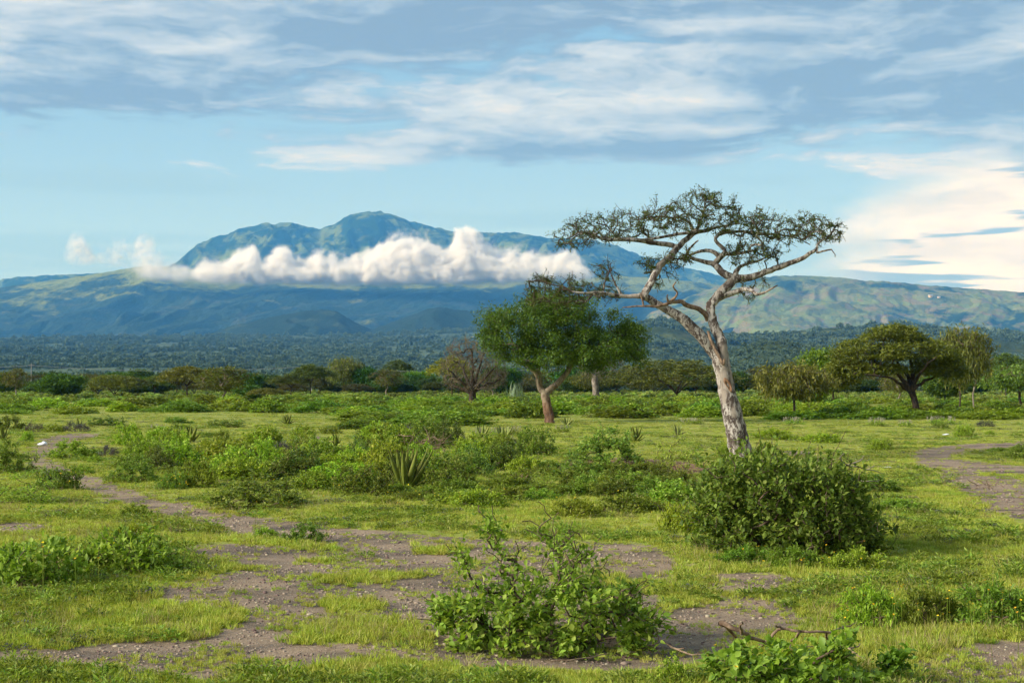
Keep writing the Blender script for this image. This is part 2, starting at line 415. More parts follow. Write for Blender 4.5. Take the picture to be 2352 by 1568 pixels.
def hill_material(name, forest, grassy, soil, size, bal=.5, soilamt=.3, fields=0, tex=1.0, shade_z=None):
    """woodland, pasture and tilled patches on a hillside, optionally with shade and sunlight painted in by height"""
    m, g, out = mat(name)
    pos = g.new('ShaderNodeNewGeometry').outputs['Position']; x, y, z = g.sep(pos)
    v = g.comb(x, g.math('MULTIPLY', y, .6), g.math('MULTIPLY', z, 2.2))
    n = g.noise(v, 1 / size, 9, .62, .5); n2 = g.noise(v, 2.7 / size, 8, .62, .3); n3 = g.noise(v, 28 / size, 4, .65)
    f = g.math('ADD', g.math('MULTIPLY', n, .62), g.math('MULTIPLY', n2, .38))
    if shade_z: f = g.math('ADD', f, g.ss(z, shade_z[0], shade_z[1], -.13, .07))  # cloud shade below and sunlit crest above, put into the colour by height
    c = g.mix(g.ss(f, bal - .04, bal + .04), forest, grassy)
    c = g.mix(g.math('MULTIPLY', g.ss(n2, .54, .63), soilamt), c, soil)
    if fields:
        vo = g.new('ShaderNodeTexVoronoi'); g.put(vo.inputs['Vector'], g.vec('ADD', v, g.vec('SCALE', g.noise(v, 4 / size, 3, .5, 0, 1), scale=size * .25)))
        vo.inputs['Scale'].default_value = fields / size
        r_, gg, bb = g.sep(vo.outputs['Color'])
        fc = g.ramp(r_, [(0, grassy), (.35, tuple(q * 1.5 for q in grassy)), (.6, soil), (.8, (.21, .22, .07)), (1, tuple(q * .6 for q in grassy))])
        c = g.mix(g.math('MULTIPLY', g.ss(f, bal - .06, bal + .02), .8), c, fc)
    c = g.mix(g.ss(n3, .35, .65, 0, .5 * tex), c, g.mix(1., c, (.35, .4, .4), 'MULTIPLY'))
    p = g.new('ShaderNodeBsdfPrincipled'); g.put(p.inputs['Base Color'], c); p.inputs['Roughness'].default_value = .95
    p.inputs['Specular IOR Level'].default_value = .05
    g.put(p.inputs['Normal'], g.bump(n3, .8 * tex, size * .03)); g.l.new(p.outputs[0], out.inputs[0]); return m

# ------------------------------------------------------------------ the ground
def in_poly(px, py, poly):
    poly = np.asarray(poly, float); n = len(poly); c = np.zeros(px.shape, bool); j = n - 1
    for i in range(n):
        xi, yi = poly[i]; xj, yj = poly[j]
        c ^= ((yi > py) != (yj > py)) & (px < (xj - xi) * (py - yi) / (yj - yi + 1e-12) + xi); j = i
    return c
DIRT = [
    [(540,1190),(700,1205),(860,1224),(1060,1238),(1300,1250),(1490,1254),(1548,1300),(1500,1332),(1380,1336),(1340,1310),(1150,1345),(1080,1372),(1000,1398),(850,1408),(740,1425),(640,1460),(560,1485),(430,1470),(545,1440),(575,1402),(400,1372),(330,1350),(480,1325),(575,1308),(520,1290),(400,1265),(480,1250),(785,1262),(760,1238),(600,1215)],
    [(-80,1496),(150,1487),(300,1470),(420,1460),(560,1470),(700,1480),(900,1478),(980,1488),(1200,1500),(1500,1490),(1620,1480),(1640,1505),(1500,1530),(1300,1524),(1100,1522),(850,1502),(700,1524),(560,1532),(440,1560),(380,1540),(250,1520),(-80,1524)],
    [(1480,1398),(1600,1388),(1690,1368),(1790,1376),(1835,1408),(1810,1436),(1720,1450),(1650,1500),(1560,1500),(1490,1480)],
    [(1640,1320),(1780,1318),(1870,1342),(1750,1357),(1620,1347)],
    [(2090,1500),(2200,1482),(2420,1462),(2420,1600),(2100,1600)],
    [(2105,1036),(2160,1027),(2260,1019),(2420,1008),(2420,1020),(2280,1030),(2190,1040),(2190,1058),(2260,1062),(2420,1084),(2420,1208),(2352,1186),(2270,1164),(2215,1125),(2160,1092),(2120,1068),(2098,1050)],
    [(-80,1200),(60,1202),(170,1208),(60,1216),(-80,1214)],
    [(1290,1058),(1450,1052),(1600,1066),(1660,1080),(1560,1090),(1380,1080),(1280,1072)],
    [(1800,1032),(1860,1034),(1900,1042),(1820,1048)],
    [(690,1000),(750,1004),(740,1016),(690,1012)],
    [(700,1385),(1000,1330),(1380,1300),(1540,1300),(1480,1420),(1500,1500),(1000,1500),(960,1420)],
]
GREEN = [[(720,1322),(860,1310),(980,1312),(960,1332),(840,1345),(730,1338)], [(700,1385),(760,1372),(870,1376),(860,1392),(740,1400)],
         [(2240,1085),(2330,1088),(2420,1098),(2420,1110),(2300,1104)], [(620,1282),(700,1274),(790,1282),(700,1292)],
         [(1380,1312),(1460,1318),(1600,1340),(1560,1372),(1470,1370),(1400,1350)], [(960,1250),(1060,1254),(1040,1280),(960,1276)]]
def grow_poly(p, gx, gy):
    p = np.array(p, float); a = np.roll(p, 1, 0); b = np.roll(p, -1, 0)
    area = np.sum(p[:, 0] * b[:, 1] - b[:, 0] * p[:, 1])
    def nn(e): e = e / (np.linalg.norm(e, axis=1, keepdims=True) + 1e-9); return np.stack([e[:, 1], -e[:, 0]], 1) * (1 if area > 0 else -1)
    n = nn(p - a) + nn(b - p); n = n / (np.linalg.norm(n, axis=1, keepdims=True) + .3)
    return p + n * np.array([gx, gy])
DIRT = [grow_poly(q, 16, 7) if i not in (5, 7, 8, 9) else grow_poly(q, 8, 3) for i, q in enumerate(DIRT)]
PATH = [((215,994), 8), ((165,1002), 11), ((120,1022), 20), ((90,1048), 28), ((100,1072), 24), ((160,1092), 17), ((240,1122), 16), ((340,1152), 17), ((460,1180), 19), ((580,1205), 22), ((760,1228), 22)]
def ground_masks(P):
    px, py = project(P); front = P[:, 1] > 6
    px = px + 14 * (fbm(P[:, 0] * 1.3, P[:, 1] * 1.3, 3) - .5) * np.clip(30 / np.maximum(P[:, 1], 1), 0, 3)
    py = py + 9 * (fbm(P[:, 0] * 1.1 + 40, P[:, 1] * 1.1, 3) - .5) * np.clip(18 / np.maximum(P[:, 1], 1), 0, 1.5)
    d = np.zeros(len(P))
    for q in DIRT: d[in_poly(px, py, q)] = 1
    for (a, ra), (b, rb) in zip(PATH[:-1], PATH[1:]):
        a = np.array(a, float); b = np.array(b, float); ab = b - a
        t = np.clip(((px - a[0]) * ab[0] + (py - a[1]) * ab[1]) / (ab @ ab), 0, 1)
        dx = (px - a[0] - ab[0] * t); dy = (py - a[1] - ab[1] * t)
        steep = abs(ab[1]) / (abs(ab[0]) + abs(ab[1]))
        rr = (ra + (rb - ra) * t)
        d[np.hypot(dx * (1 if steep > .45 else .8), dy) < rr] = 1
    for q in GREEN: d[in_poly(px, py, q)] *= .42
    red = in_poly(px, py, DIRT[7]).astype(float)
    d[~front] = 0; red[~front] = 0
    d = np.where(P[:, 1] > 75, 0, d)
    return d, red
def build_ground():
    nr, nc = 460, 420
    Y = np.concatenate([np.linspace(-30, 9, 12), np.geomspace(10, 90, nr - 90), np.geomspace(91, 1600, 78)]); nr = len(Y)
    u = np.linspace(-1, 1, nc); u = u * (.55 + .45 * u * u)
    hw = .62 * np.maximum(Y, 0) + 22
    X = u[None] * hw[:, None] * 1.6; YY = np.repeat(Y[:, None], nc, 1)
    P = np.stack([X, YY, gz(X, YY)], -1).reshape(-1, 3)
    d = np.zeros(len(P)); red = np.zeros(len(P)); a_, b_ = project(P); k = (P[:, 1] > 8) & (P[:, 1] < 80) & (a_ > -300) & (a_ < 2650)
    for i in range(9):     # soft rim, so that the sward frays into the soil
        q = P[k].copy(); q[:, :2] += (.0 if i == 0 else .42) * np.array([math.cos(i * .785), math.sin(i * .785)]) * np.clip(q[:, 1:2] / 22, .8, 1.6); a, b = ground_masks(q); d[k] += a / 9; red[k] += b / 9
    # bare soil lies slightly lower than the sward
    P[:, 2] -= .03 * d
    i = (np.arange(nr - 1)[:, None] * nc + np.arange(nc - 1)[None]).ravel()
    me = mesh_np('ground', P, [np.stack([i, i + 1, i + nc + 1, i + nc], 1)], {'dirt': d, 'red': red}, smooth=True)
    o = obj('ground', me, M['ground']); tag(o, 'grassy plain with bare gravel patches and footpath', 'ground', kind='structure')
build_ground()

# ------------------------------------------------------------------ hills and mountain
def ridge_layer(name, prof, Y0, Y1, nx, ny, amp, nscale, mat_, label, power=1.3, gully=.0, gscale=600, pxr=(-700, 3050), crest=.0, back=.25, wob=0, skew=0):
    """terrain that climbs from Y0 to a crest at Y1 whose skyline follows prof (pixel, pixel)"""
    prof = np.array(sorted(prof), float)
    u = np.linspace(pxr[0], pxr[1], nx)
    py = np.interp(u, prof[:, 0], prof[:, 1])
    k = np.ones(3) / 3; py = np.convolve(np.pad(py, 1, mode='edge'), k, 'valid') if crest >= 0 else py
    s = np.concatenate([np.linspace(0, 1, ny), 1 + np.linspace(.04, back, 6)])
    U, S = np.meshgrid(u, s)
    Yd = Y0 + (Y1 - Y0) * S
    if wob: Yd = Yd + wob * (fbm(U / 260. + 9, U * 0 + 2.2, 3) - .5)[0][None] * S
    X = (U - CX) / F * Yd
    el = (880 - py)[None] / F
    Ss = np.minimum(S, 1)
    z1 = el * (Y1)
    z = z1 * Ss ** power
    z = np.where(S > 1, z1 * (1 - ((S - 1) / back) ** 1.2 * .9), z)
    env = np.sin(np.clip(Ss, 0, 1) * np.pi) ** .7
    nz = (fbm(X / nscale, Yd / nscale, 6, .55) - .5) * amp * (env + .10)
    if gully:
        # spurs and ravines that run down the slope
        wx = U - skew * Ss + 120 * (fbm(X / (gscale * 2.), Yd / (gscale * 2.), 3) - .5) * 2
        gl = ridged(wx / F * Y1 / gscale, Yd / (gscale * 4.5), 5) - .62
        nz = nz + gl * gully * (env * .9 + .05) * np.clip(z1 / (z1.max() + 1e-6), .15, 1)
    z = z + nz + (fbm(X / (nscale * .035), Yd / (nscale * .035), 3) - .5) * amp * .12 + H - 8 * (1 - Ss) ** 6
    P = np.stack([X, Yd, z], -1).reshape(-1, 3); nr = len(s)
    i = (np.arange(nr - 1)[:, None] * nx + np.arange(nx - 1)[None]).ravel()
    me = mesh_np(name, P, [np.stack([i, i + 1, i + nx + 1, i + nx], 1)], None, smooth=True)
    o = obj(name, me, mat_); tag(o, label, 'hill' if 'hill' in name else None, kind='structure')
    return P.reshape(nr, nx, 3)

M['hm_plain'] = hill_material('scrub plain', (.062, .102, .072), (.10, .145, .088), (.13, .15, .10), 260, .53, .2, 0, .8)
M['hm_hill'] = hill_material('scrub hills', (.045, .068, .026), (.135, .165, .05), (.17, .15, .08), 300, .54, .2, 0, .8)
M['hm_wood'] = hill_material('wooded hills', (.020, .040, .026), (.048, .072, .034), (.07, .08, .045), 240, .56, .1, 0, 1.)
M['hm_slope'] = hill_material('mountain slope', (.024, .045, .025), (.19, .22, .038), (.19, .17, .09), 620, .50, .15, 0, 1.0, (420, 930))  # dark low woods and yellow upper pasture are painted cloud shade and sunlight
M['hm_summit'] = hill_material('mountain summit', (.014, .036, .012), (.12, .155, .026), (.10, .095, .05), 380, .52, .3, 0, 1.0)
M['hm_fields'] = hill_material('farmed hillside', (.018, .04, .022), (.125, .155, .038), (.21, .15, .085), 520, .48, .5, 6, .8)

SUMMIT = [(-700,700),(300,625),(360,618),(405,602),(445,566),(480,548),(520,533),(560,524),(600,516),(650,512),(690,512),(712,517),(730,522),(765,514),(795,497),(830,492),(870,490),(905,496),(960,510),(1000,519),(1040,528),(1110,530),(1177,539),(1260,553),(1340,560),(1416,563),(1495,586),(1600,612),(1700,640),(1900,700),(3050,780)]
SLOPE = [(-700,740),(-300,690),(0,660),(60,652),(130,643),(200,633),(270,620),(330,609),(380,612),(450,618),(560,630),(700,640),(900,646),(1100,648),(1300,640),(1420,632),(1540,640),(1700,660),(1900,700),(2352,745),(3050,770)]
FARM = [(-700,880),(1000,880),(1300,790),(1450,735),(1560,690),(1640,660),(1720,641),(1792,633),(1850,634),(1930,639),(2050,648),(2200,659),(2352,672),(2700,700),(3050,720)]
HUMPS = [(-700,850),(380,830),(440,786),(490,764),(540,746),(580,739),(620,730),(650,722),(700,714),(740,710),(772,714),(808,736),(850,757),(880,748),(910,736),(960,718),(985,709),(1010,705),(1045,711),(1085,715),(1120,711),(1160,716),(1230,728),(1330,742),(1420,770),(1500,820),(3050,860)]
HILLS = [(-700,880),(1250,870),(1350,838),(1410,795),(1450,748),(1480,737),(1512,732),(1545,737),(1590,752),(1640,762),(1700,766),(1760,764),(1800,761),(1860,757),(1902,754),(1950,751),(2000,747),(2047,743),(2080,746),(2120,754),(2160,759),(2205,761),(2260,762),(2303,761),(2352,768),(2420,772),(3050,770)]
KNOLL = [(-700,885),(1560,884),(1620,850),(1680,806),(1730,788),(1770,783),(1820,786),(1880,796),(1950,812),(2050,826),(2160,832),(2260,834),(2352,832),(3050,830)]
PLAIN = [(-700,774),(0,775),(150,772),(300,773),(480,770),(700,770),(860,767),(960,761),(1080,754),(1200,750),(1350,756),(1500,770),(1700,785),(3050,790)]
ridge_layer('mountain', SUMMIT, 11600, 15000, 900, 150, 220, 1300, M['hm_summit'], 'twin peaked green mountain rising above the cloud bank', 1.0, 820, 380, wob=1500, skew=160)
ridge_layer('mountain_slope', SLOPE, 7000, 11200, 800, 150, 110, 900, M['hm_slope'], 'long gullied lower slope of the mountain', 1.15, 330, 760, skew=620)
ridge_layer('farmed_hillside', FARM, 6900, 10200, 560, 140, 130, 1100, M['hm_fields'], 'sunlit hillside with patchwork fields at far right', 1.15, 200, 480, pxr=(900, 3050))
ridge_layer('wooded_hills', HUMPS, 5500, 6700, 560, 70, 60, 300, M['hm_wood'], 'pair of low wooded blue hills before the mountain', 1.0, 90, 260, skew=120)
pl = ridge_layer('scrub_plain', PLAIN, 620, 5600, 420, 110, 14, 420, M['hm_plain'], 'gently rising dark green scrubland behind the trees', 1.55)
hl = ridge_layer('scrub_hills', HILLS, 1500, 3300, 420, 60, 26, 320, M['hm_hill'], 'rounded scrubby hills behind the tall acacia', 1.25, 26, 260, pxr=(1200, 3050))
kn = ridge_layer('scrub_knoll', KNOLL, 900, 1500, 300, 40, 8, 120, M['hm_hill'], 'low bright green knoll behind the treeline at right', 1.1, 5, 120, pxr=(1500, 3050))

# ------------------------------------------------------------------ instanced stuff (grass, scrub, stones)
def scatter(name, P, sca, rotz, idx, protos, label, flat=None):
    """one object whose points carry small plants"""
    me = mesh_np(name, P, [], None)
    for k, v in (('sca', sca), ('rotz', rotz)):
        a = me.attributes.new(k, 'FLOAT', 'POINT'); a.data.foreach_set('value', np.asarray(v, np.float32))
    a = me.attributes.new('pick', 'INT', 'POINT'); a.data.foreach_set('value', np.asarray(idx, np.int32))
    col = bpy.data.collections.new(name + '_kinds')
    for i, (m_, mt) in enumerate(protos):
        if len(m_.materials) == 0: m_.materials.append(mt)
        col.objects.link(bpy.data.objects.new('%s_kind_%s' % (name, 'abcdefghij'[i]), m_))
    t = bpy.data.node_groups.new(name, 'GeometryNodeTree')
    t.interface.new_socket('Geometry', in_out='INPUT', socket_type='NodeSocketGeometry')
    t.interface.new_socket('Geometry', in_out='OUTPUT', socket_type='NodeSocketGeometry')
    g = NT(t); gi = g.new('NodeGroupInput'); go = g.new('NodeGroupOutput')
    ci = g.new('GeometryNodeCollectionInfo'); ci.inputs['Collection'].default_value = col
    ci.inputs['Separate Children'].default_value = True; ci.inputs['Reset Children'].default_value = True
    ip = g.new('GeometryNodeInstanceOnPoints'); ip.inputs['Pick Instance'].default_value = True
    def na(nm, ty):
        n = g.new('GeometryNodeInputNamedAttribute', data_type=ty); n.inputs[0].default_value = nm; return n.outputs[0]
    g.l.new(gi.outputs[0], ip.inputs['Points']); g.l.new(ci.outputs[0], ip.inputs['Instance'])
    g.l.new(na('pick', 'INT'), ip.inputs['Instance Index'])
    e = g.new('FunctionNodeEulerToRotation'); cb = g.new('ShaderNodeCombineXYZ'); g.l.new(na('rotz', 'FLOAT'), cb.inputs[2])
    g.l.new(cb.outputs[0], e.inputs[0]); g.l.new(e.outputs[0], ip.inputs['Rotation'])
    sv = na('sca', 'FLOAT')
    if flat is not None:       # grazed short: far tufts are wide but low
        a = me.attributes.new('low', 'FLOAT', 'POINT'); a.data.foreach_set('value', np.asarray(flat, np.float32))
        cs = g.new('ShaderNodeCombineXYZ'); g.l.new(sv, cs.inputs[0]); g.l.new(sv, cs.inputs[1]); g.l.new(g.math('MULTIPLY', sv, na('low', 'FLOAT')), cs.inputs[2]); sv = cs.outputs[0]
    g.l.new(sv, ip.inputs['Scale']); g.l.new(ip.outputs[0], go.inputs[0])
    o = obj(name, me, None); md = o.modifiers.new('scatter', 'NODES'); md.node_group = t
    tag(o, label, None, kind='stuff'); return o

def tuft(n, h, spread, w, lean=.5, seg=LEAF_B):
    a = rng.random(n) * 2 * np.pi; r = spread * np.sqrt(rng.random(n))
    B = np.stack([r * np.cos(a), r * np.sin(a), -.01 + 0 * a], 1)
    D = np.stack([np.cos(a) * lean * rng.random(n) + rng.normal(0, .2, n), np.sin(a) * lean * rng.random(n) + rng.normal(0, .2, n), .5 + .7 * rng.random(n)], 1)
    L = h * (.5 + .7 * rng.random(n)); return leaves(B, D, rand_dirs(n), L, w / h, seg, 'tuft', np.clip(rng.normal(.4, .25, n), 0, 1))
tufts = [(tuft(34, .085, .075, .011, .8), M['grass']), (tuft(30, .11, .07, .011, .7), M['grass']), (tuft(40, .065, .09, .010, 1.0), M['grass']),
         (tuft(26, .15, .06, .010, .6), M['grass']), (tuft(36, .075, .085, .013, .9), M['bright_leaf']), (tuft(30, .07, .08, .012, .9), M['grass'])]
def plant_mesh(n, h, spread, ll, wr, shape, tm=.5):
    """low leafy herb"""
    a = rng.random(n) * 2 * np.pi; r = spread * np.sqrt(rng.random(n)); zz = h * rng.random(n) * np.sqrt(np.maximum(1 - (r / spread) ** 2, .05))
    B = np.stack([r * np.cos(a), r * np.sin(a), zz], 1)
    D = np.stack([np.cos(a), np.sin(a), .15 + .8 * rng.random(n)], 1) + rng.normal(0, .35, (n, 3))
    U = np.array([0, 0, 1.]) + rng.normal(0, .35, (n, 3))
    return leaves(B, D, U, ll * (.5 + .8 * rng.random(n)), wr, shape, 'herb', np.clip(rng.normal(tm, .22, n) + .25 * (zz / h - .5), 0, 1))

def grass_points(N, ylo, yhi, keep_dirt=.10, pxpad=160):
    Yv = np.exp(rng.uniform(math.log(ylo), math.log(yhi), N)); px = rng.uniform(-pxpad, 2352 + pxpad, N)
    X = (px - CX) / F * Yv; P = np.stack([X, Yv, np.zeros(N)], 1)
    Q = P.copy(); Q[:, :2] += rng.normal(0, .10, (N, 2)) * np.clip(Yv[:, None] / 22, .8, 1.6)
    d, red = ground_masks(Q)
    nz = fbm(X * 1.7, Yv * 1.7, 4)
    k = np.where(d > .2, rng.random(N) < np.where(d > .5, 1., 7.) * keep_dirt * np.clip((nz - .42) * 14, 0, 4), rng.random(N) < np.clip(.35 + (nz - .3) * 3, .25, 1))
    P = P[k]; P[:, 2] = gz(P[:, 0], P[:, 1]) - .005; return P, d[k]
P, dd = grass_points(230000, 10.5, 170)
n = len(P); nz = fbm(P[:, 0] * .45, P[:, 1] * .45, 4)
sc_ = (.50 + .48 * rng.random(n)) * np.clip((P[:, 1] / 24) ** .42, .85, 2.6) * (.7 + .7 * nz) * np.where(dd > .5, .6, 1)
pick = np.where(rng.random(n) < .13, 4, np.where(rng.random(n) < .10, 3, rng.choice([0, 1, 2, 5], n)))
scatter('grass', P, sc_, rng.random(n) * 6.28, pick, tufts, 'short yellow green grass covering the plain', np.clip((17 / P[:, 1]) ** .75, .2, 1) * (.8 + .5 * rng.random(n)))
dry = [(tuft(14, .22, .07, .006, .5), M['dry_grass']), (tuft(10, .16, .08, .006, .9), M['dry_grass'])]
P, dd = grass_points(16000, 10.5, 120, .05); nzz = fbm(P[:, 0] * .4 + 90, P[:, 1] * .4, 4); P = P[nzz > .5]; n = len(P)
scatter('dry_grass', P, (.5 + .8 * rng.random(n)) * np.clip((P[:, 1] / 24) ** .4, .85, 2.), rng.random(n) * 6.28, rng.choice(2, n), dry, 'pale dry stalks standing in the green grass', np.clip((20 / P[:, 1]) ** .6, .3, 1))
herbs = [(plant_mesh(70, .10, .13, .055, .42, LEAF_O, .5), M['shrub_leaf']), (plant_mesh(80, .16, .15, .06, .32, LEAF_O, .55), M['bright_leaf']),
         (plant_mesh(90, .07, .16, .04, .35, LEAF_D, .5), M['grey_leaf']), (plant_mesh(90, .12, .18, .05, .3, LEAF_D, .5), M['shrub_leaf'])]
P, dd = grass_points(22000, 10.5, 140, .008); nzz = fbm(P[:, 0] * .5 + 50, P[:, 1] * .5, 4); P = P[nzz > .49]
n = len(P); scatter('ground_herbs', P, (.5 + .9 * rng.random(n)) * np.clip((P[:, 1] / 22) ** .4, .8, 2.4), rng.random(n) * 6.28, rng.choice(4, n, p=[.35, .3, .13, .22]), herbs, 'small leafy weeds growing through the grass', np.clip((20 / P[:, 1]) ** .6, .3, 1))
# loose stones on the bare soil
def stone_mesh():
    t = (1 + 5 ** .5) / 2
    v = nrm(np.array([[-1, t, 0], [1, t, 0], [-1, -t, 0], [1, -t, 0], [0, -1, t], [0, 1, t], [0, -1, -t], [0, 1, -t], [t, 0, -1], [t, 0, 1], [-t, 0, -1], [-t, 0, 1]], float))
    f = [[0,11,5],[0,5,1],[0,1,7],[0,7,10],[0,10,11],[1,5,9],[5,11,4],[11,10,2],[10,7,6],[7,1,8],[3,9,4],[3,4,2],[3,2,6],[3,6,8],[3,8,9],[4,9,5],[2,4,11],[6,2,10],[8,6,7],[9,8,1]]
    v = v * (1 + rng.normal(0, .15, (12, 1))) * np.array([1, .8, .55]); return mesh_np('stone', v, [np.array(f)])
M['stone'] = foliage('pale stones', [(.24, .19, .145), (.42, .34, .26)], 0, .9, .1, .5)
N = 60000; Yv = np.exp(rng.uniform(math.log(10.5), math.log(45), N)); X = (rng.uniform(-100, 2450, N) - CX) / F * Yv
P = np.stack([X, Yv, 0 * X], 1); d, _ = ground_masks(P); P = P[d > .5]; P[:, 2] = gz(P[:, 0], P[:, 1]) - .028
n = len(P); scatter('gravel', P, .007 + .020 * rng.random(n) ** 4 * np.clip(P[:, 1] / 14, 1, 2) + .02 * (rng.random(n) < .015), rng.random(n) * 6.28, rng.choice(3, n), [(stone_mesh(), M['stone']) for _ in range(3)], 'loose gravel scattered on the bare soil')

# far scrub canopy on the plain and hills
def blob_mesh(n=150, flat=.7):
    d = rand_dirs(n); d[:, 2] = np.abs(d[:, 2]); r = (.75 + .35 * rng.random(n))[:, None]
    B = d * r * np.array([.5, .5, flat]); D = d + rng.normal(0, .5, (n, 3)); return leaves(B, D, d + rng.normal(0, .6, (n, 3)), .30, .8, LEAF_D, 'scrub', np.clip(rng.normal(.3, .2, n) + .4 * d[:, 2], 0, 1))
blobs = [(blob_mesh(110, .55), M['far_leaf']), (blob_mesh(130, .7), M['far_leaf']), (blob_mesh(90, .45), M['far_leaf'])]
def on_layer(G, N, smin=.0, ymax=1e9):
    nr, nx, _ = G.shape; nr -= 6
    v = rng.random(N) ** 1.0 * (nr - 1.001); u = rng.random(N) * (nx - 1.001)
    i = v.astype(int); j = u.astype(int); a = (v - i)[:, None]; b = (u - j)[:, None]
    P = G[i, j] * (1 - a) * (1 - b) + G[i + 1, j] * a * (1 - b) + G[i, j + 1] * (1 - a) * b + G[i + 1, j + 1] * a * b
    px, py = project(P); k = (px > -150) & (px < 2500) & (P[:, 1] < ymax); return P[k]
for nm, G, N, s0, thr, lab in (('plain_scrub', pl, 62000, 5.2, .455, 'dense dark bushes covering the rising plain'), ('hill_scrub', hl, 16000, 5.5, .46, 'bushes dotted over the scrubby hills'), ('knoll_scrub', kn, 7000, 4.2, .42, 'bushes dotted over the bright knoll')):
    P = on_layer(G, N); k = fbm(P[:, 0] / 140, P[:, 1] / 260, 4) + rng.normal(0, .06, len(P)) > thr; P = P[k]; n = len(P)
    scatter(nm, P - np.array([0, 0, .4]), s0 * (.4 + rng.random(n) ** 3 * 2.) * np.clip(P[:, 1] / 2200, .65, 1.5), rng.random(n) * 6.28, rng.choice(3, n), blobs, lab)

N = 9000; Yv = rng.uniform(360, 1000, N); X = (rng.uniform(-200, 2550, N) - CX) / F * Yv; n = N
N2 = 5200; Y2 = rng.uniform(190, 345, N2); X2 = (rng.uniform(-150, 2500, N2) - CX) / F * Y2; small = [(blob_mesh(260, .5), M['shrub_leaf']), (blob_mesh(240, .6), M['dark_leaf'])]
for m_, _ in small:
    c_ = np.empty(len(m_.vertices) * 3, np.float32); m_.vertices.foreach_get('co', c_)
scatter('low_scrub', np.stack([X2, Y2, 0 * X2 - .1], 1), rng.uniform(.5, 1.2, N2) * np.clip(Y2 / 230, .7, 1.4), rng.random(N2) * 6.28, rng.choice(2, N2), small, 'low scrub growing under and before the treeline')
scatter('distant_woodland', np.stack([X, Yv, 0 * X - .3], 1), rng.uniform(2.2, 5.5, N) * np.clip(Yv / 420, .7, 1.6), rng.random(n) * 6.28, rng.choice(3, n), blobs, 'dense woodland mass behind the treeline')

# ------------------------------------------------------------------ shrubs
def dome_targets(n, W, D, Hh, low=.05, shell=.55, lump=.25):
    """points through a lumpy dome volume, thicker towards the surface"""
    a = rng.random(n) * 2 * np.pi; e = np.arcsin(rng.random(n) ** 1.15) * .98
    rr = (shell + (1 - shell) * rng.random(n)) ** .7
    lp = 1 + lump * np.sin(a * 3 + rng.random() * 6) * np.cos(e * 2 + rng.random() * 3) + lump * .6 * np.sin(a * 5 + e * 4 + rng.random() * 6)
    rr = rr * np.where(rng.random(n) < .12, rng.uniform(1.08, 1.38, n), 1.)
    return np.stack([W / 2 * rr * lp * np.cos(a) * np.cos(e), D / 2 * rr * lp * np.sin(a) * np.cos(e), Hh * (low + (1 - low) * rr * lp * np.sin(e))], 1)
def clump(T, f):
    """draw the tips together into sprays, so that gaps open between them"""
    c = T[rng.choice(len(T), max(len(T) // 9, 3), replace=False)]; i = np.argmin(np.linalg.norm(T[:, None] - c[None], axis=2), axis=1)
    return T + (c[i] - T) * f
def shrub_meshes(T, nst=7, base_r=.12, per=9, ll=.07, wr=.55, shape=LEAF_O, spread=.11, tipr=.0035, droop=0., tmean=.45, up=.35, keep=None, bare=.06):
    """stems and leaves for a shrub that reaches the target points"""
    s = Skel()
    roots = []
    for i in range(nst):
        a = rng.random() * 6.28; r = base_r * math.sqrt(rng.random()); b = np.array([r * math.cos(a), r * math.sin(a), -.04])
        k = s.add(b, -1); roots.append(k); t = b + np.array([math.cos(a) * .12, math.sin(a) * .12, .12]); k = s.add(t, k)
    tips = s.grow(T, nmid=2, bend=.35, jit=.10, up=.05, forward=.35)
    nb = int(len(T) * bare)       # bare dead twigs that stick out of the leaves
    if nb: s.grow(T[rng.choice(len(T), nb)] * rng.uniform(1.08, 1.3, (nb, 1)), nmid=2, bend=.3, jit=.12)
    r = s.radii(tipr, 2.3); P = np.array(s.P)
    ch = s.chains(r); stem = tubes(P, r, ch, 4, 'stems')
    n = len(T); tp = P[tips]; td = np.array(s.dir)[tips]
    B = np.repeat(tp, per, 0); Dd = np.repeat(td, per, 0); m = len(B)
    u = rng.random(m); B = B - Dd * (u * spread * 1.2)[:, None] + rng.normal(0, spread * .33, (m, 3))
    D = Dd * (.5 + .3 * rng.random(m))[:, None] + rand_dirs(m) * .85 + np.array([0, 0, up - droop])
    U = np.array([0, 0, 1.]) + rand_dirs(m) * .55
    hmax = T[:, 2].max()
    tt = np.clip(rng.normal(tmean, .20, m) + .22 * (np.repeat(rng.random(n), per) - .5), 0, 1)
    B[:, 2] = np.maximum(B[:, 2], .02); sz = ll * (.5 + .8 * rng.random(m))
    if keep is not None:
        kk = rng.random(m) < np.repeat(keep, per); sz = sz * np.repeat(.7 + .3 * keep, per); B, D, U, tt, sz = B[kk], D[kk], U[kk], tt[kk], sz[kk]
    lf = leaves(B, D, U, sz, wr, shape, 'foliage', tt)
    return stem, lf
PROTO = {}
def add_proto(kind, W, D, Hh, nt, mat_, **k):
    low = k.pop('low', .05); sh = k.pop('shell', .5); lump = k.pop('lump', .22)
    T = clump(dome_targets(nt, W, D, Hh, low, sh, lump), .3); st, lf = shrub_meshes(T, **k)
    st.materials.append(M['stem']); lf.materials.append(mat_)
    W, D, Hh = np.percentile(np.abs(T[:, 0]), 96) * 2.1, np.percentile(np.abs(T[:, 1]), 96) * 2.1, np.percentile(T[:, 2], 98) * 1.05
    PROTO.setdefault(kind, []).append((st, lf, W, D, Hh))
for _ in range(3):
    add_proto('leafy', 1.7, 1.6, 1.0, 330, M['shrub_leaf'], per=11, ll=.088, wr=.6)
    add_proto('dark', 1.8, 1.7, 1.15, 380, M['dark_leaf'], per=11, ll=.08, wr=.55)
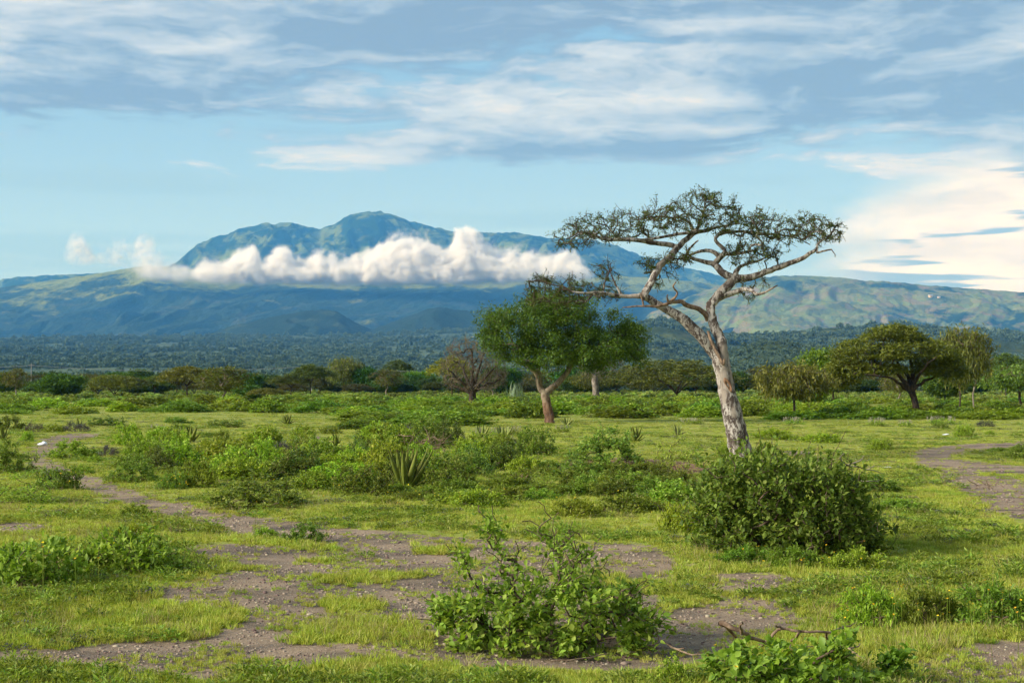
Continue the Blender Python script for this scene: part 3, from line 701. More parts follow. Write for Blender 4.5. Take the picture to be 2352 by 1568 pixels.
for _ in range(2):
    add_proto('bright', 1.3, 1.2, .5, 230, M['bright_leaf'], per=12, ll=.085, wr=.34, shape=LEAF_O, spread=.10, tmean=.5)
    add_proto('twiggy', 1.6, 1.4, 1.15, 240, M['shrub_leaf'], per=7, ll=.065, wr=.55, lump=.35, tmean=.6, spread=.13)
    add_proto('grey', 1.4, 1.1, .55, 170, M['grey_leaf'], per=10, ll=.07, wr=.22, shape=LEAF_D, up=.9)
    add_proto('scrub', 2.4, 2.2, 1.25, 330, M['shrub_leaf'], per=9, ll=.17, wr=.6, shape=LEAF_D, spread=.2)
    add_proto('scrubdark', 2.4, 2.2, 1.35, 330, M['dark_leaf'], per=9, ll=.17, wr=.6, shape=LEAF_D, spread=.2)
    add_proto('scrubbright', 2.2, 2.0, .95, 330, M['bright_leaf'], per=9, ll=.17, wr=.5, shape=LEAF_D, spread=.2)
    add_proto('spike', 1.2, .9, .42, 120, M['shrub_leaf'], per=7, ll=.08, wr=.25, shape=LEAF_D, up=.9)
def spikes_mesh():
    n = 26; a = rng.random(n) * 6.28; r = np.sqrt(rng.random(n)); B = np.stack([.55 * r * np.cos(a), .42 * r * np.sin(a), .22 + .1 * rng.random(n)], 1)
    k = 7; BB = np.repeat(B, k, 0); BB[:, 2] += np.tile(np.linspace(0, .20, k), n); BB += rng.normal(0, .008, BB.shape)
    D = rand_dirs(n * k) * .6 + np.array([0, 0, 1.]); return leaves(BB, D, rand_dirs(n * k), .055, .7, LEAF_D, 'flower_spikes')
SPIKES = [spikes_mesh(), spikes_mesh()]
for s_ in SPIKES: s_.materials.append(M['spike'])
def place_shrub(kind, x0, x1, ytop, ybase, label, group=None, name=None, cat='shrub', color=(1.4, 1.42, 1.1), depth=None, variant=None):
    """a shrub standing on the ground at its base line, as wide and tall as measured"""
    c = ground_pt((x0 + x1) / 2, ybase); k = scale_at(c[1]) 
    w = (x1 - x0) * k
    # the base line seen is the front rim of the shrub: its middle stands half its depth behind
    ps = PROTO[kind]; st, lf, W, D, Hh = ps[int(rng.integers(len(ps))) if variant is None else variant % len(ps)]
    dep = min(w * .8, 2.4) if depth is None else depth
    c = c + np.array([c[0] / c[1], 1, 0]) * dep * .42
    k2 = scale_at(c[1]); gx = (x0 + x1) / 2; zt = at(gx, ytop, c[1])[2]
    h = max(zt - gz(c[0], c[1]), .12)
    mir = -1 if rng.random() < .5 else 1
    nm = name or {'bright': 'leafy_herb', 'grey': 'grey_herb', 'spike': 'flowering_herb'}.get(kind, 'shrub')
    rz = rng.uniform(-.5, .5) + (math.pi if rng.random() < .5 else 0)
    o = empty(nm, (c[0], c[1], float(gz(c[0], c[1])) - .03), rz, (mir * w / W * .97, dep / D, h / Hh * .93))
    for nm2, me in (('stems', st), ('foliage', lf)):
        q = bpy.data.objects.new(nm2, me); C.objects.link(q); q.parent = o; q.color = tuple(color) + (1,)
    if kind == 'spike':
        q = bpy.data.objects.new('flower_spikes', SPIKES[int(rng.integers(2))]); C.objects.link(q); q.parent = o; q['kind'] = 'stuff'
    tag(o, label, cat, group); return o

S = place_shrub
YG = (1.5, 1.42, .9); DK = (.9, .92, .9)
# -- left side
S('leafy', -20, 63, 952, 985, 'rounded green shrub at the left edge behind the grey purple herbs', color=DK)
S('dark', -60, 70, 999, 1086, 'tall dark green shrub at the left edge beside the footpath bend')
S('grey', 136, 213, 966, 991, 'grey purple herb clump with a rosette plant poking from its top', cat='herb', color=(.85, .8, .95))
S('grey', 48, 110, 968, 990, 'pale grey green herb clump beside the shrub on the left edge', cat='herb')
S('leafy', 98, 148, 971, 991, 'low green shrub in front of the grey purple herb clump', color=YG)
S('bright', 45, 78, 988, 1011, 'small bright green plant alone on the grass left of the white bag', cat='plant')
S('leafy', 105, 218, 1007, 1054, 'green shrub on the right bank of the footpath bend')
S('grey', 219, 276, 1020, 1047, 'dark grey purple herb clump right of the footpath bend', cat='herb', color=(.75, .7, .85))
S('bright', 200, 236, 1043, 1064, 'small yellow green cushion plant in front of the grey purple herbs', cat='plant')
S('leafy', 162, 213, 1064, 1091, 'small low leafy plant between footpath and yellow flowered herbs', cat='plant')
S('bright', 73, 186, 1070, 1125, 'yellow flowered herb clump left of the footpath', cat='herb', color=(.75, .85, .9))
S('twiggy', -30, 127, 1080, 1155, 'twiggy brown stemmed shrub at the left edge below the path bend')
# -- the big thicket in the middle
S('dark', 251, 365, 1040, 1110, 'leftmost dark shrub of the central thicket')
S('leafy', 286, 400, 1005, 1053, 'pale leaved shrub at the back left of the thicket')
S('leafy', 349, 478, 1011, 1082, 'broad green shrub inside the left part of the thicket', color=YG)
S('bright', 362, 446, 1083, 1126, 'yellow flowered herb at the front left edge of the thicket', cat='herb', color=(.8, .9, .9))
S('leafy', 410, 510, 1050, 1124, 'green shrub with a dead brown spray in the thicket front')
S('leafy', 460, 605, 1000, 1070, 'big light green shrub in the middle of the thicket', color=YG)
S('twiggy', 492, 605, 1050, 1108, 'grey green twiggy shrub behind the large front bush')
S('dark', 486, 710, 1080, 1168, 'large dark bush at the front of the thicket beside the grass', depth=1.9)
S('leafy', 559, 652, 972, 1026, 'bright yellow green shrub at the back of the thicket', color=(1.4, 1.35, .75))
S('twiggy', 651, 742, 980, 1045, 'thin twiggy shrub with upright stems behind the thicket')
S('leafy', 632, 748, 1020, 1083, 'green shrub in the right half of the thicket', color=YG)
S('leafy', 666, 765, 1072, 1126, 'low shrub between the front bush and the large agave')
S('dark', 470, 560, 961, 983, 'low dark shrub on the short grass behind the thicket')
S('bright', 260, 328, 976, 990, 'flat bright green tussock on the grass left of the pale flower spikes', cat='herb')
S('spike', 340, 382, 975, 990, 'pale flower spikes of a grey herb on the open grass', cat='herb')
S('bright', 400, 442, 973, 985, 'small flat green tussock right of the pale flower spikes', cat='herb')
S('dark', 203, 288, 955, 977, 'dark low shrub on the far edge of the left meadow', color=DK)
S('scrubdark', 370, 440, 957, 970, 'flat grey green bushlet far out on the left meadow')
S('leafy', 689, 790, 998, 1062, 'green shrub beside the small agave in the thicket')
S('leafy', 700, 862, 1036, 1092, 'spreading low green shrub left of the large agave', color=YG)
S('dark', 762, 900, 1058, 1140, 'dark low shrub at the foot of the large agave on its left')
S('leafy', 848, 962, 968, 1040, 'tall leafy shrub left of the dead brush pile')
S('dark', 920, 1040, 952, 1020, 'tall dark shrub behind the dead brush pile')
S('dark', 985, 1072, 958, 1030, 'dark feathery shrub right of the dead brush pile', color=(.9, 1, 1.05))
S('dark', 975, 1100, 1034, 1127, 'dark rounded shrub right of the large agave')
S('leafy', 1038, 1154, 993, 1045, 'bright leafy shrub between brush pile and twin agaves', color=YG)
S('dark', 1165, 1281, 974, 1048, 'dark shrub below the green tree trunk')
S('bright', 1060, 1168, 1038, 1076, 'bright green weeds in front of the twin agaves', cat='herb')
S('bright', 1160, 1248, 1043, 1086, 'bright yellow green weeds left of the small pale agave', cat='herb', color=YG)
S('dark', 1308, 1480, 974, 1066, 'wide dark shrub on bare red soil left of the tall acacia', depth=2.4)
S('twiggy', 1502, 1608, 988, 1083, 'grey green open shrub just left of the tall acacia trunk')
S('bright', 1016, 1168, 1118, 1172, 'bright green flowering herb patch in front of the brown rosette', cat='herb')
S('bright', 857, 915, 1134, 1164, 'small yellow flowered herb below the large agave', cat='herb')
S('leafy', 851, 912, 1170, 1192, 'tiny green herb on the grass below the large agave', cat='herb')
S('leafy', 1190, 1280, 1117, 1152, 'low leafy weeds just right of the brown rosette', cat='herb')
S('bright', 1260, 1386, 1138, 1193, 'bright green herb with three yellow flowers behind the front bush', cat='herb')
S('twiggy', 1213, 1294, 1072, 1126, 'sparse low weeds right of the brown rosette')
S('leafy', 1340, 1445, 1088, 1146, 'low spreading weeds in front of the bare red soil')
S('leafy', 1420, 1520, 1078, 1132, 'ground hugging weeds left of the big dark bush', color=YG)
S('leafy', 1489, 1612, 1094, 1166, 'leafy shrub touching the left flank of the big dark bush')
S('bright', 1510, 1622, 1152, 1226, 'bright fern like herb at the left foot of the big dark bush', cat='herb', color=YG)
S('bright', 1457, 1540, 1146, 1178, 'low bright herb left of the fern like one', cat='herb')
S('bright', 1646, 1680, 1017, 1052, 'bright green weeds at the left foot of the tall acacia', cat='herb')
S('leafy', 1720, 1790, 1012, 1056, 'leafy weeds at the right foot of the tall acacia', color=YG)
S('leafy', 1940, 2062, 1079, 1133, 'low right wing of shrub beyond the big dark bush', color=DK)
S('leafy', 2013, 2116, 1138, 1168, 'flat weeds on the grass right of the big dark bush', cat='herb')
S('bright', 1994, 2052, 1007, 1032, 'rounded bright green bushlet right of the acacia on the open grass')
S('bright', 1725, 1822, 982, 1012, 'bright green weed patch right behind the acacia trunk', cat='herb', color=YG)
S('bright', 1836, 1936, 992, 1019, 'yellow green weed patch further right of the acacia trunk', cat='herb', color=YG)
S('bright', 2190, 2241, 974, 1002, 'bright green bushlet alone on the far right meadow')
S('bright', 2262, 2284, 987, 997, 'tiny green bushlet on the far right meadow', cat='herb')
S('dark', 2305, 2400, 1014, 1054, 'green shrub at the right edge beside the dirt track')
S('dark', 2134, 2182, 968, 984, 'dark low bushlet left of the grey round one at the meadow edge')
S('grey', 2240, 2286, 962, 980, 'grey rounded bushlet under the trees at right', cat='herb', color=(.7, .75, .75))
for x0, x1, yt, yb in ((1990, 2034, 962, 980), (2060, 2100, 966, 980), (2130, 2200, 958, 974), (1800, 1850, 960, 974), (1560, 1620, 962, 974)):
    S('spike', x0, x1, yt, yb, 'pale flower spikes of a grey herb below the right hand trees', 'pale flower spikes below the trees', cat='herb')
for x0, x1, yt, yb in ((1085, 1120, 985, 1004), (1120, 1160, 984, 1002), (1160, 1200, 982, 998), (1270, 1310, 978, 994)):
    S('spike', x0, x1, yt, yb, 'lavender white flower spikes beside the twin agaves', 'flower spikes beside the agaves', cat='herb')
NEAR = [(310,1095,'the leftmost dark shrub'),(384,1022,'the left of two agaves'),(438,1013,'the larger of two agaves'),(600,1160,'the large front bush'),(600,1020,'the yellow green shrub'),(700,1040,'the thin twiggy shrub'),(772,1024,'the half hidden agave'),(933,1120,'the large agave'),(1000,1040,'the dead brush pile'),(1108,1004,'the left twin agave'),(1155,1014,'the right twin agave'),(1194,1117,'the brown rosette'),(1220,1046,'the dark shrub by the trunk'),(1330,1083,'the small pale agave'),(1400,1064,'the wide dark shrub'),(1560,1200,'the fern like herb'),(1320,1190,'the three flowered herb'),(885,1160,'the small flowered herb')]
def fill(kind, n, poly, wr_, hr_, label, group, col=(1, 1, 1)):
    poly = np.array(poly, float); lo, hi = poly.min(0), poly.max(0); k = 0
    while k < n:
        q = rng.uniform(lo, hi)
        if not in_poly(q[:1], q[1:], poly)[0]: continue
        s_ = 1 / scale_at(ground_pt(q[0], q[1])[1]); w = rng.uniform(*wr_) * s_; h = rng.uniform(*hr_) * s_; k += 1
        near = min(NEAR, key=lambda a: (a[0] - q[0]) ** 2 + 4 * (a[1] - q[1]) ** 2); side = ('behind' if q[1] < near[1] - 12 else 'before' if q[1] > near[1] + 12 else 'left of' if q[0] < near[0] else 'right of')
        S(kind, q[0] - w / 2, q[0] + w / 2, q[1] - h, q[1], label + ', ' + side + ' ' + near[2], group, color=np.array(col) * rng.uniform(.85, 1.2))
TH = [(260,1030),(330,1010),(480,1005),(640,1000),(900,985),(1100,1010),(1280,1030),(1290,1060),(1180,1085),(1100,1110),(980,1120),(860,1120),(760,1125),(690,1130),(560,1110),(430,1110),(330,1095),(270,1085)]
fill('leafy', 24, TH, (1., 1.8), (.6, 1.1), 'green thicket shrub', 'green shrubs of the thicket', YG)
fill('dark', 12, TH, (1., 1.8), (.6, 1.1), 'dark thicket shrub', 'dark shrubs of the thicket')
fill('bright', 26, TH, (.8, 1.6), (.3, .55), 'low bright thicket herb', 'bright herbs of the thicket')
fill('bright', 26, [(1100,1080),(1300,1060),(1560,1095),(1600,1180),(1450,1190),(1300,1160),(1000,1170),(880,1150),(900,1130)], (.7, 1.5), (.2, .45), 'low bright meadow herb', 'bright herbs of the middle meadow')
fill('leafy', 16, [(1200,1070),(1500,1085),(1580,1130),(1480,1160),(1200,1130)], (.8, 1.5), (.3, .6), 'low green meadow weeds', 'green weeds of the middle meadow')
fill('grey', 8, TH, (.8, 1.3), (.35, .6), 'grey purple thicket herb', 'grey herbs of the thicket', (.8, .78, .9))
# -- front left and small ones by the bare gravel
S('leafy', 650, 752, 1193, 1246, 'dark green leafy bushlet standing on the edge of the bare gravel', color=DK, variant=0)
S('bright', 580, 640, 1206, 1232, 'low bright herb left of the bushlet on the gravel edge', cat='herb')
S('twiggy', 578, 604, 1188, 1226, 'thin single upright sprig by the gravel edge', cat='plant')
S('bright', 252, 352, 1196, 1246, 'bright yellow green herb behind the front left bush', cat='herb', color=YG)
S('leafy', 275, 345, 1150, 1182, 'faint low leafy herb on the left meadow below the footpath', cat='herb')
S('bright', 180, 250, 1340, 1372, 'small bright plant at the foot of the front left bush', cat='plant')
S('leafy', 1490, 1600, 1500, 1580, 'low leafy weeds at the bottom edge left of the bottom right bush', cat='herb', color=YG)
S('bright', 1920, 2080, 1336, 1430, 'yellow flowered herb bank in front of the big bush, left end', cat='herb')
S('bright', 2060, 2210, 1340, 1432, 'yellow flowered herb bank with dead twigs in its middle', cat='herb', color=(.9, .95, .9))
S('bright', 2190, 2390, 1330, 1440, 'yellow flowered herb bank at the right picture edge', cat='herb', color=(.85, .92, .9))
S('bright', 1640, 1780, 1250, 1300, 'grassy flowering herb at the left front foot of the big bush', cat='herb', color=(.8, .9, .8))
S('bright', 1760, 1900, 1250, 1308, 'grassy flowering herb at the front foot of the big bush', cat='herb', color=(.9, 1, .9))
S('bright', 1890, 2040, 1255, 1318, 'leafy herb at the right front foot of the big bush', cat='herb')

# -- the hero bushes near the camera, grown one by one
def hero_shrub(name, parts, ybase, label, mat_, depth=.8, nst=9, per=9, ll=.085, wr=.6, shape=LEAF_O, nleaf=0, color=(1, 1, 1), tmean=.45, cat='shrub', spread=.12, base_r=.25, tipr=.004):
    """parts: list of (pixel polygon, number of tips) drawn at the shrub's own distance"""
    allx = np.concatenate([np.array(p[0])[:, 0] for p in parts]); cx = (allx.min() + allx.max()) / 2
    c = ground_pt(cx, ybase); wm = (allx.max() - allx.min()) * scale_at(c[1]); dep = wm * depth
    c = c + np.array([c[0] / c[1], 1, 0]) * dep * .45; Yc = c[1]; gzc = float(gz(c[0], c[1]))
    T = []; KW = []; parts = [p if len(p) == 3 else (p[0], p[1], 1.) for p in parts]
    for poly, n, kw in parts:
        poly = np.array(poly, float); lo = poly.min(0); hi = poly.max(0); k = 0; pc = (lo + hi) / 2; hw = (hi[0] - lo[0]) / 2
        while k < n:
            q = rng.uniform(lo, hi, (400, 2)); q = q[in_poly(q[:, 0], q[:, 1], poly)]
            for a in q:
                if k >= n: break
                e = 1 - min(abs((a[0] - pc[0]) / hw), 1) ** 2
                dy = rng.uniform(-1, 1) * math.sqrt(max(e, .1)) * .5 * dep * min(1., hw * 2 * scale_at(Yc) / wm + .25)
                # nearer points sit lower in the dome, as on a rounded bush
                w_ = at(a[0], a[1], Yc); t = np.array([w_[0], Yc + dy, w_[2]]) - np.array([c[0], c[1], gzc])
                t[2] = max(t[2], .03); T.append(t); KW.append(kw); k += 1
    T = clump(np.array(T), .42 if len(T) < 900 else .24); KW = np.array(KW); k = rng.random(len(T)) < .18; T[k] = T[k] * rng.uniform(1.05, 1.22, (k.sum(), 1)); T[:, 2] = np.maximum(T[:, 2], .03)
    st, lf = shrub_meshes(T, nst=nst, base_r=base_r, per=per, ll=ll, wr=wr, shape=shape, tmean=tmean, spread=spread, tipr=tipr, keep=KW)
    o = empty(name, (c[0], c[1], gzc - .02))
    obj('stems', st, M['stem'], o); q = obj('foliage', lf, mat_, o, color=color)
    if nleaf:
        q['kind'] = 'stuff'
        tv, tf = LEAF_H
        mesh = [mesh_np('leaf', tv * np.array([w, 1, 1]), [tf], {'tint': np.full(len(tv), t)}, smooth=True) for w, t in ((.6, .35), (.55, .6), (.66, .8))]
        for m_ in mesh: m_.materials.append(mat_)
        front = T[(T[:, 1] < -.05) & (KW > .9)]
        sel = front[rng.choice(len(front), nleaf, replace=len(front) < nleaf)]
        for t in sel:
            l = ll * rng.uniform(.85, 1.3)
            pos = t + rng.normal(0, spread * .4, 3) + np.array([0, -.05, 0]); pos[2] = max(pos[2], .04)
            d = Vector((rng.normal(0, .7), -.55 + rng.normal(0, .4), rng.normal(.15, .4))).normalized()
            qd = d.to_track_quat('Y', 'Z') @ Quaternion((0, 1, 0), rng.normal(0, .5))
            e = bpy.data.objects.new('leaf', mesh[int(rng.integers(3))]); C.objects.link(e); e.parent = o
            e.location = pos; e.rotation_mode = 'QUATERNION'; e.rotation_quaternion = qd; e.scale = (l, l, l); e.color = tuple(color) + (1,)
    tag(o, label, cat); return o
def round_leaf():
    ys = np.array([0, .14, .34, .56, .78, .92]); w = np.array([.02, .26, .46, .5, .36, .18])
    V = [];
    for y, a in zip(ys, w): V += [[-a, y, .10 * a * 2 - .10 * y * y], [0, y, -.04 - .10 * y * y + .04], [a, y, .10 * a * 2 - .10 * y * y]]
    V.append([0, 1.02, -.14]); V = np.array(V); Fc = []
    for i in range(5):
        b = i * 3
        for j in (0, 1): Fc += [[b + j, b + j + 1, b + j + 4], [b + j, b + j + 4, b + j + 3]]
    Fc += [[15, 16, 18], [16, 17, 18]]; return V, np.array(Fc)
LEAF_H = round_leaf()

hero_shrub('broadleaf_bush', [
    ([(972,1400),(1000,1370),(1080,1360),(1180,1330),(1300,1310),(1400,1340),(1470,1370),(1520,1440),(1500,1480),(1400,1497),(1200,1500),(1050,1495),(985,1455)], 540),
    ([(1040,1250),(1110,1180),(1150,1190),(1180,1260),(1230,1280),(1230,1220),(1290,1225),(1350,1250),(1370,1290),(1440,1320),(1460,1370),(1300,1350),(1150,1340),(1080,1330)], 90, .55),
    ([(1035,1245),(1065,1240),(1090,1330),(1060,1330)], 16, .8), ([(1105,1175),(1145,1175),(1160,1260),(1120,1260)], 24, .6), ([(1212,1160),(1226,1160),(1245,1250),(1225,1260)], 7, .25),
    ([(1250,1210),(1350,1215),(1370,1290),(1260,1290)], 44, .55), ([(1400,1300),(1460,1310),(1470,1390),(1400,1380)], 34, .7)],
    1500, 'broad leaved bush with bare twisted top stems in the foreground centre', M['shrub_leaf'], 0.8, 10, 12, .074, .60, nleaf=280, tmean=.45, base_r=.3, tipr=.0045, color=(1.25, 1.25, 1.1))
hero_shrub('large_dark_bush', [
    ([(1600,1225),(1590,1150),(1620,1090),(1700,1050),(1790,1045),(1860,1075),(1930,1060),(1985,1100),(2000,1160),(2030,1210),(2010,1265),(1900,1285),(1750,1285),(1640,1270)], 1750),
    ([(1585,1240),(1640,1225),(1640,1275),(1600,1275)], 40), ([(1900,1180),(2010,1200),(2020,1270),(1910,1280)], 110), ([(1640,1075),(1690,1040),(1740,1030),(1800,1050),(1860,1060),(1930,1062),(1960,1100),(1800,1110),(1660,1110)], 170)],
    1284, 'large dense dark green bush in front of the tall acacia', M['dark_leaf'], .75, 16, 10, .088, .58, base_r=.5, color=(1.2, 1.25, 1.05))
hero_shrub('front_left_bush', [([(-60,1262),(30,1240),(90,1236),(150,1258),(182,1300),(175,1345),(100,1362),(0,1358),(-60,1340)], 330)],
    1358, 'broad leaved bush cut by the left picture edge', M['shrub_leaf'], .9, 9, 9, .09, .58, color=(1.25, 1.25, 1.05), tmean=.5)
hero_shrub('front_left_bush', [([(178,1262),(230,1232),(300,1220),(360,1236),(390,1262),(440,1296),(450,1318),(390,1326),(250,1326),(190,1318)], 380)],
    1326, 'wide low broad leaved bush right of the one at the left edge', M['shrub_leaf'], .8, 9, 9, .09, .5, color=(1.2, 1.25, 1.05), tmean=.5)
hero_shrub('bright_front_bush', [([(1612,1525),(1660,1496),(1740,1484),(1830,1490),(1920,1480),(1960,1496),(1990,1535),(2040,1565),(2040,1610),(1620,1610)], 420),
    ([(1905,1455),(1955,1455),(1965,1490),(1910,1490)], 14)], 1600, 'bright green round leaved plant cut by the bottom edge at right', M['bright_leaf'], .7, 10, 9, .075, .7, nleaf=110, tmean=.5, spread=.09)
hero_shrub('leafy_sapling', [([(2035,1500),(2070,1490),(2095,1505),(2090,1525),(2040,1525)], 34)], 1572, 'small leafy sapling at the bottom edge right of the bright plant', M['green_leaf'], .8, 2, 8, .08, .5, cat='plant', color=(1.6, 1.5, 1.2), base_r=.02)

# -- the wide belt of scrub before the trees
ANCHOR = [(35,'the bare leaning tree'),(140,'the dark round tree'),(262,'the wide brown acacia'),(355,'the slender leaning acacia'),(430,'the tall forked acacia'),(515,'the twisted acacia'),(612,'the small umbrella acacia'),(712,'the layered acacia'),(790,'the vine hung tree'),(889,'the thin crowned tree'),(960,'the bright feathery tree'),(1085,'the bare grey brown tree'),(1255,'the green tree'),(1368,'the grey trunked tree'),(1554,'the wide low umbrella thorn'),(1690,'the tall acacia'),(1822,'the drooping olive tree'),(1916,'the leaning dark tree'),(2107,'the broad umbrella thorn'),(2204,'the thick dark trunk'),(2239,'the crooked pale trunk'),(2345,'the tree at the right edge')]
def anchor(x): return min(ANCHOR, key=lambda a: abs(a[0] - x))[1]
def belt(kind, n, xr, yr, hpx, label, group, colors=((1, 1, 1),)):
    for _ in range(n):
        yb = rng.uniform(*yr); xc = rng.uniform(*xr); c = ground_pt(xc, yb); k = scale_at(c[1])
        w = rng.uniform(3., 5.6); h = rng.uniform(*hpx) * .78 * (1 if yb > 932 else .8)
        ax = min(ANCHOR, key=lambda a: abs(a[0] - xc)); side = 'left of' if xc < ax[0] - 18 else ('right of' if xc > ax[0] + 18 else 'below')
        row = 'near' if 'thicket' in group else 'front' if yb > (yr[0] + yr[1]) / 2 else 'rear'; size = 'wide' if w > 4.3 else 'narrow'
        label = '%s %s bush in the %s scrub %s %s' % (size, {'scrub': 'green', 'scrubdark': 'dark green', 'scrubbright': 'lime'}[kind], row, side, ax[1])
        S(kind, xc - w / k / 2, xc + w / k / 2, yb - h / k, yb, label, 'scrub belt before the treeline', color=np.array(colors[int(rng.integers(len(colors)))]) * rng.uniform(.85, 1.15))
V3 = ((1.2, 1.2, 1), (1.5, 1.4, .9), (1., 1.1, 1.05), (1.3, 1.25, 1))
belt('scrub', 62, (-40, 1180), (917, 948), (.9, 1.8), 'green bush in the scrub belt between left meadow and treeline', 'scrub belt on the left', V3)
belt('scrubdark', 26, (-40, 1180), (915, 940), (.9, 1.9), 'dark bush in the scrub belt between left meadow and treeline', 'dark scrub on the left', V3)
belt('scrubbright', 26, (0, 1180), (925, 956), (.5, 1.1), 'low yellow green bush in the scrub belt on the left', 'bright scrub on the left', V3)
belt('scrub', 46, (1120, 1660), (920, 962), (.9, 1.7), 'green bush in the scrub belt between green tree and tall acacia', 'scrub belt in the middle', V3)
belt('scrubdark', 16, (1120, 1660), (918, 950), (1., 1.8), 'dark bush in the scrub belt between green tree and tall acacia', 'dark scrub in the middle', V3)
belt('scrub', 44, (1720, 2400), (920, 962), (.8, 1.5), 'green bush under the trees at right', 'scrub under the right trees', V3)
belt('scrubbright', 30, (1720, 2400), (930, 966), (.5, 1.0), 'low bright green bush under the trees at right', 'bright scrub under the right trees', V3)
belt('scrub', 26, (760, 1100), (945, 985), (.7, 1.3), 'green shrub on the near edge of the scrub belt behind the thicket', 'scrub behind the thicket', V3)

# ------------------------------------------------------------------ trees
def tree_object(name, s, base, label, mats, thick=.03, tip=.006, leafset=None, pw=2.25, cat='tree', sides=12, lumps=.0, color=(1, 1, 1), extra=()):
    """skeleton -> thing with trunk, branches and crown; coordinates are made relative to base"""
    r = s.radii(tip, pw); P = np.array(s.P) - base
    ch = s.chains(r); A = []; Bc = []
    for c in ch:
        # split every chain where it becomes thin
        k = len(c)
        for i in range(1, len(c)):
            if r[c[i]] < thick: k = i; break
        if k > 1: A.append(c[:k + 1] if k < len(c) else c)
        if k < len(c): Bc.append(c[max(k - 1, 0):])
    o = empty(name, tuple(base))
    tm = tubes(P, r, A, sides, 'trunk', lumps)
    if tm: obj('trunk', tm, mats[0], o)
    bm = tubes(P, r, Bc, 4, 'branches')
    if bm: obj('branches', bm, mats[1], o)
    if leafset is not None: obj('crown', leafset, mats[2], o, color=color)
    tag(o, label, cat); return o, P, r
def leaf_spray(T, dirs, per, spread, ll, wr, shape=LEAF_D, flat=.5, tmean=.45, droop=0., up=1.0, hshade=None):
    n = len(T); B = np.repeat(T, per, 0); Dd = np.repeat(dirs, per, 0); m = n * per
    off = rng.normal(0, 1, (m, 3)) * spread * np.array([1, 1, flat]); off[:, 2] -= droop * np.abs(rng.normal(0, 1, m)) * spread
    B = B + off - Dd * (rng.random(m) * spread)[:, None]
    D = rand_dirs(m) * np.array([1, 1, flat]) + Dd * .4 + np.array([0, 0, -droop])
    U = np.array([0, 0, up]) + rand_dirs(m) * .7
    t = np.clip(rng.normal(tmean, .2, m) + .3 * (np.repeat(rng.random(n), per) - .5), 0, 1)
    return B, D, U, ll * (.6 + .8 * rng.random(m)), wr, t
def poly_targets(poly, n, Y, ratio=.8, pull=0.):
    """points in a volume whose outline, seen from the path, is the polygon"""
    poly = np.array(poly, float); lo = poly.min(0); hi = poly.max(0); out = []
    cx = (lo[0] + hi[0]) / 2; hw = (hi[0] - lo[0]) / 2
    while len(out) < n:
        q = rng.uniform(lo, hi, (n * 3, 2)); q = q[in_poly(q[:, 0], q[:, 1], poly)]
        for a in q:
            if len(out) >= n: break
            e = math.sqrt(max(1 - ((a[0] - cx) / hw) ** 2, .06))
            dy = rng.uniform(-1, 1) * e * hw * scale_at(Y) * ratio
            w = at(a[0], a[1], Y); out.append([w[0], Y + dy, w[2]])
    return np.array(out)

